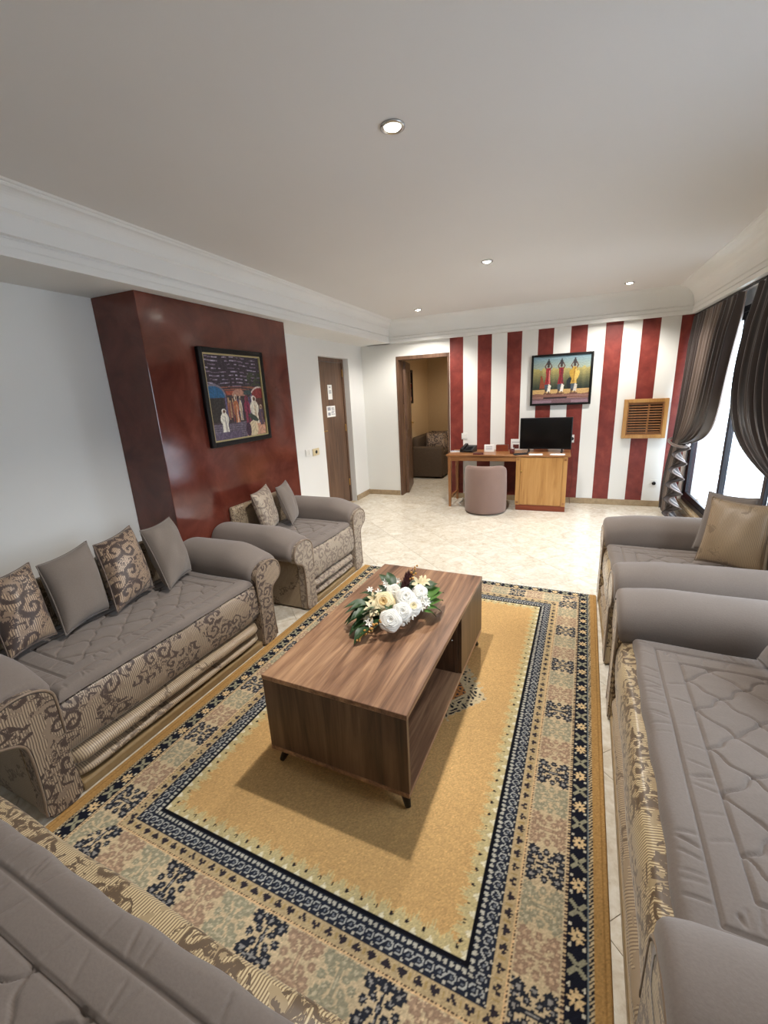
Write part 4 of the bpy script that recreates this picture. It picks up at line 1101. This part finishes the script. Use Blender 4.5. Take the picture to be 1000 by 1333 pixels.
for i, (px, py, w_, d_, rz, lb) in enumerate([(697, 593, .16, .10, .05, 'loose white papers below the screen next to the remote control'), (726, 592, .17, .09, -.06, 'loose white papers below the screen at the outer end of the cupboard')]):
    o = desk_box('papers', lb, 'papers', px, py, w_, d_, .006, 'paper', rz, .001)
    s = box('top_sheet', (-w_/2+.004, w_/2-.01, -d_/2+.004, d_/2-.002, .0062, .0068), 'paper', o, 0); s.rotation_euler = (0, 0, .06)
o = desk_box('notepad', 'white notepad under the telephone end of the desk edge', 'notepad', 594, 588, .15, .11, .01, 'paper', .1)
o['label'] = 'white notepad lying beside the telephone on the desk'
box('cover', (-.07, .07, -.05, .05, .0101, .0112), 'paper_ink', o, 0)
# cables under the desk
for k, (pts, lb) in enumerate([([(-1.30, 6.02, .02), (-1.28, 5.9, .008), (-1.30, 5.75, .008), (-1.25, 5.66, .008)], 'white cable lying on the floor under the open end of the desk'), ([(.13, 6.07, .70), (.14, 6.08, .5), (.15, 6.07, .3), (.12, 6.05, .12), (.14, 6.0, .01)], 'thin red-brown cable hanging beside the desk cupboard')]):
    tag(tube('cable', pts, .007 if k == 0 else .003, 'white_plastic' if k == 0 else 'red_brown'), lb, 'cable')

# ------------------------------------------------------------------ wall fittings
def plate(label, cat, loc, rz, w_, h_, mat, gangs):
    t = thing('wall_switch' if cat == 'switch' else 'wall_socket', label, cat, loc, rz)
    box('plate', (-w_/2, w_/2, -.009, 0, -h_/2, h_/2), mat, t, .003)
    for k in range(gangs):
        cx = (k-(gangs-1)/2)*w_/gangs
        if cat == 'switch': box('rocker', (cx-w_/gangs*.34, cx+w_/gangs*.34, -.013, -.008, -h_*.32, h_*.32), 'white_plastic', t, .002)
        else: 
            l = lathe('socket', [(.0, .0), (.018, .0), (.021, .004), (.022, .006)], 'black_plastic', t, 20); l.rotation_euler = (PI/2, 0, 0); l.location = (cx, -.0085, 0)
    return t
plate('white double switch plate on the white wall beside the red column', 'switch', (XL, 4.40, .905), PI/2, .12, .085, 'white_plastic', 2)
plate('beige socket plate next to the white switch plate beside the door', 'socket', (XL, 4.58, .89), PI/2, .15, .085, 'beige_plastic', 1)
plate('small white switch on the striped wall above the telephone', 'switch', (-1.29, YB, .905), 0, .085, .085, 'white_plastic', 1)
plate('white wall socket on the striped wall under the wooden grille', 'socket', (1.085, YB, .30), 0, .075, .085, 'white_plastic', 1)
plate('white wall socket on the striped wall beside the screen', 'socket', (.115, YB, .86), 0, .05, .10, 'white_plastic', 1)
# wooden air grille
gr = thing('air_grille', 'wooden slatted air conditioner grille on the striped wall', 'vent', (.672, YB, .862))
GW, GH, gf = .465, .468, .042
bm = bmesh.new()
for b in ((0, gf, 0, GH), (GW-gf, GW, 0, GH), (gf, GW-gf, 0, gf), (gf, GW-gf, GH-gf, GH)): bm_box(bm, (b[0], b[1], -.05, 0, b[2], b[3]), .005)
bm_obj('frame', bm, 'oak_z', gr)
bm = bmesh.new()
for b in ((gf, gf+.014, gf, GH-gf), (GW-gf-.014, GW-gf, gf, GH-gf), (gf+.014, GW-gf-.014, gf, gf+.014), (gf+.014, GW-gf-.014, GH-gf-.014, GH-gf)): bm_box(bm, (b[0], b[1], -.043, -.004, b[2], b[3]), .003)
bm_obj('inner_frame', bm, 'oak_x', gr)
box('backing', (gf, GW-gf, -.004, -.001, gf, GH-gf), 'black_leg', gr, 0)
ns = 12; sl0 = None
for k in range(ns):
    z = gf+.03+(GH-2*gf-.05)*k/(ns-1)
    if sl0 is None:
        sl0 = box('slat', (gf+.014, GW-gf-.014, -.009, .009, -.0045, .0045), 'oak_leg', gr, .001); o = sl0
    else:
        o = sl0.copy(); link(o, gr)
    o.location = (0, -.028, z); o.rotation_euler = (math.radians(25), 0, 0)
box('divider', (GW*.56, GW*.60, -.02, -.006, gf+.014, GH-gf-.014), 'oak_z', gr, .002)

# ------------------------------------------------------------------ curtains
def curtain(label, yA, yB, ytie, xtop, xtie, ybot, ztie, belly, wtie=.16, wbot=.30, seed=0):
    """yA: leading edge at the top, yB: wall-side edge at the top; gathered at ytie"""
    nu, nv = 220, 150; rng = np.random.RandomState(seed)
    s = np.linspace(0, 1, nu)[None, :]; t = np.linspace(0, 1, nv)[:, None]
    zt = ZS-.026
    P = np.zeros((nv, nu, 3)); tt = .62
    fold = np.sin(s*2*PI*12+.6*np.sin(s*17))+.35*np.sin(s*2*PI*27+1.3)
    up = np.clip(t/tt, 0, 1); lo = np.clip((t-tt)/(1-tt), 0, 1)
    # upper part: each thread falls from its place on the rail and swings to the tie
    ytop = yA+(yB-yA)*s
    pw = 5.0-3.2*s                      # leading edge stays straight the longest
    g = up**pw
    wt = wtie
    yt = ytie+(yA-yB)/abs(yA-yB)*wt*(.5-s)
    yu = ytop*(1-g)+yt*g
    # belly: the leading edge hangs lower than the tie
    zu = zt+(ztie-zt)*up-belly*np.sin(PI*np.clip(up, 0, 1)**1.6)**1.2*(1-s)**1.4*(up > .0)
    gather = 1-.45*g
    xu = xtop*(1-g)+xtie*g+.036*fold*gather*(.55+.45*np.minimum(1, up*5))-.055*np.sin(PI*up)**1.5*(1-s)
    # lower part: tail below the tie
    wl = wt+(wbot-wt)*lo**.8
    yl = ytie+(ybot-ytie)*lo+(yA-yB)/abs(yA-yB)*wl*(.5-s)
    zl = ztie+(.012-ztie)*lo
    ruf = (1-smoothstep(0, .28, s))
    xl = xtie+.030*fold*(.6+.6*lo)+ruf*.055*np.sin(lo*2*PI*5+s*9)-.02*np.sin(lo*PI)
    yl = yl+ruf*.05*np.sin(lo*2*PI*5+1.2)*(yA-yB)/abs(yA-yB)
    low = (t > tt)
    P[..., 0] = np.where(low, xl, xu); P[..., 1] = np.where(low, yl, yu); P[..., 2] = np.where(low, zl, zu)
    P[..., 0] = np.minimum(P[..., 0], XR-.012); P[..., 1] = np.minimum(P[..., 1], YB-.012)
    uv = np.stack([np.broadcast_to(s, (nv, nu)), np.broadcast_to(t*2, (nv, nu))], -1)
    root = thing('curtain', label, 'curtain', (xtie, ytie, .012), 0, 'tied back striped curtains')
    P -= np.array([xtie, ytie, .012])
    if (yA < yB): pass
    grid('drape', P, 'curtain', root, True, uv)
    pts = [(math.cos(k*PI/12)*.085, math.sin(k*PI/12)*(wtie*.5+.03), ztie-.012+.02*math.sin(k*PI/12)) for k in range(25)]
    tube('tie_band', pts, .014, 'curtain', root, 8)
    pts = [(.085, .0, ztie-.012), (XR-xtie-.005, .02, ztie+.06)]
    tube('tie_hook', pts, .006, 'brass', root, 8)
    return root
curtain('striped brown satin curtain tied back against the striped wall', 4.58, 6.03, 5.66, 1.285, 1.20, 5.76, .86, .14, .42, .52, seed=1)
curtain('dark striped satin curtain tied back behind the armchair pillows', 4.32, 2.80, 3.02, 1.285, 1.265, 2.98, .84, .12, .3, .36, seed=2)
# curtain rail under the cornice
rl = tag(tube('curtain_rail', [(1.285, 2.7, ZS-.012), (1.285, 6.05, ZS-.012)], .010, 'black_frame'), 'thin dark curtain rail under the cornice above the window', 'rail')

# ------------------------------------------------------------------ next room
fs = thing('sofa', 'dark brown sofa seen through the doorway in the next room', 'sofa', (-2.26, 7.9, 0))
box('base', (-.30, .30, -.42, .55, .04, .42), 'dark_sofa', fs, .02)
box('arm', (-.29, .29, -.50, -.34, .03, .575), 'dark_sofa', fs, .03, smooth=True)
box('arm', (-.29, .29, .55, .71, .03, .575), 'dark_sofa', fs, .03, smooth=True)
box('backrest', (-.32, -.20, -.34, .55, .3, .74), 'dark_sofa', fs, .04, smooth=True)
box('seat_cushion', (-.20, .29, -.34, .55, .42, .50), 'dark_sofa', fs, .03, smooth=True)
for k in range(3):
    y = 7.66+k*.18
    pillow(['dark patterned pillow behind the doorway-side arm of the sofa in the next room', 'dark patterned pillow between two others on the sofa in the next room', 'dark patterned pillow nearest the back wall on the sofa in the next room'][k],
           V3(-2.34, y, .52), V3(-1.98, y+.05, .52), V3(-2.02, y+.14, .80), V3(-2.36, y+.09, .80), .11, 'jacquard_pillow', 'pillows in the next room', 20+k)
sf = thing('side_cabinet', 'low black cabinet behind the dark sofa in the next room', 'cabinet', (-1.7, 8.5, 0))
box('body', (-.25, .25, -.19, .19, .05, .62), 'black_leg', sf, .01); box('top', (-.26, .26, -.2, .2, .62, .66), 'black_frame', sf, .004)
for sx in (-1, 1): box('door', (-.12+sx*.125, .12+sx*.125, -.2, -.19, .08, .60), 'black_frame', sf, .003)
p3 = picture('framed_painting', 'dark framed picture on the side wall of the next room', .5, .58, .04, souk, False)
p3.location = (-2.599, 7.18, 1.345); p3.rotation_euler = (0, 0, PI/2)
bpy.context.view_layer.update()
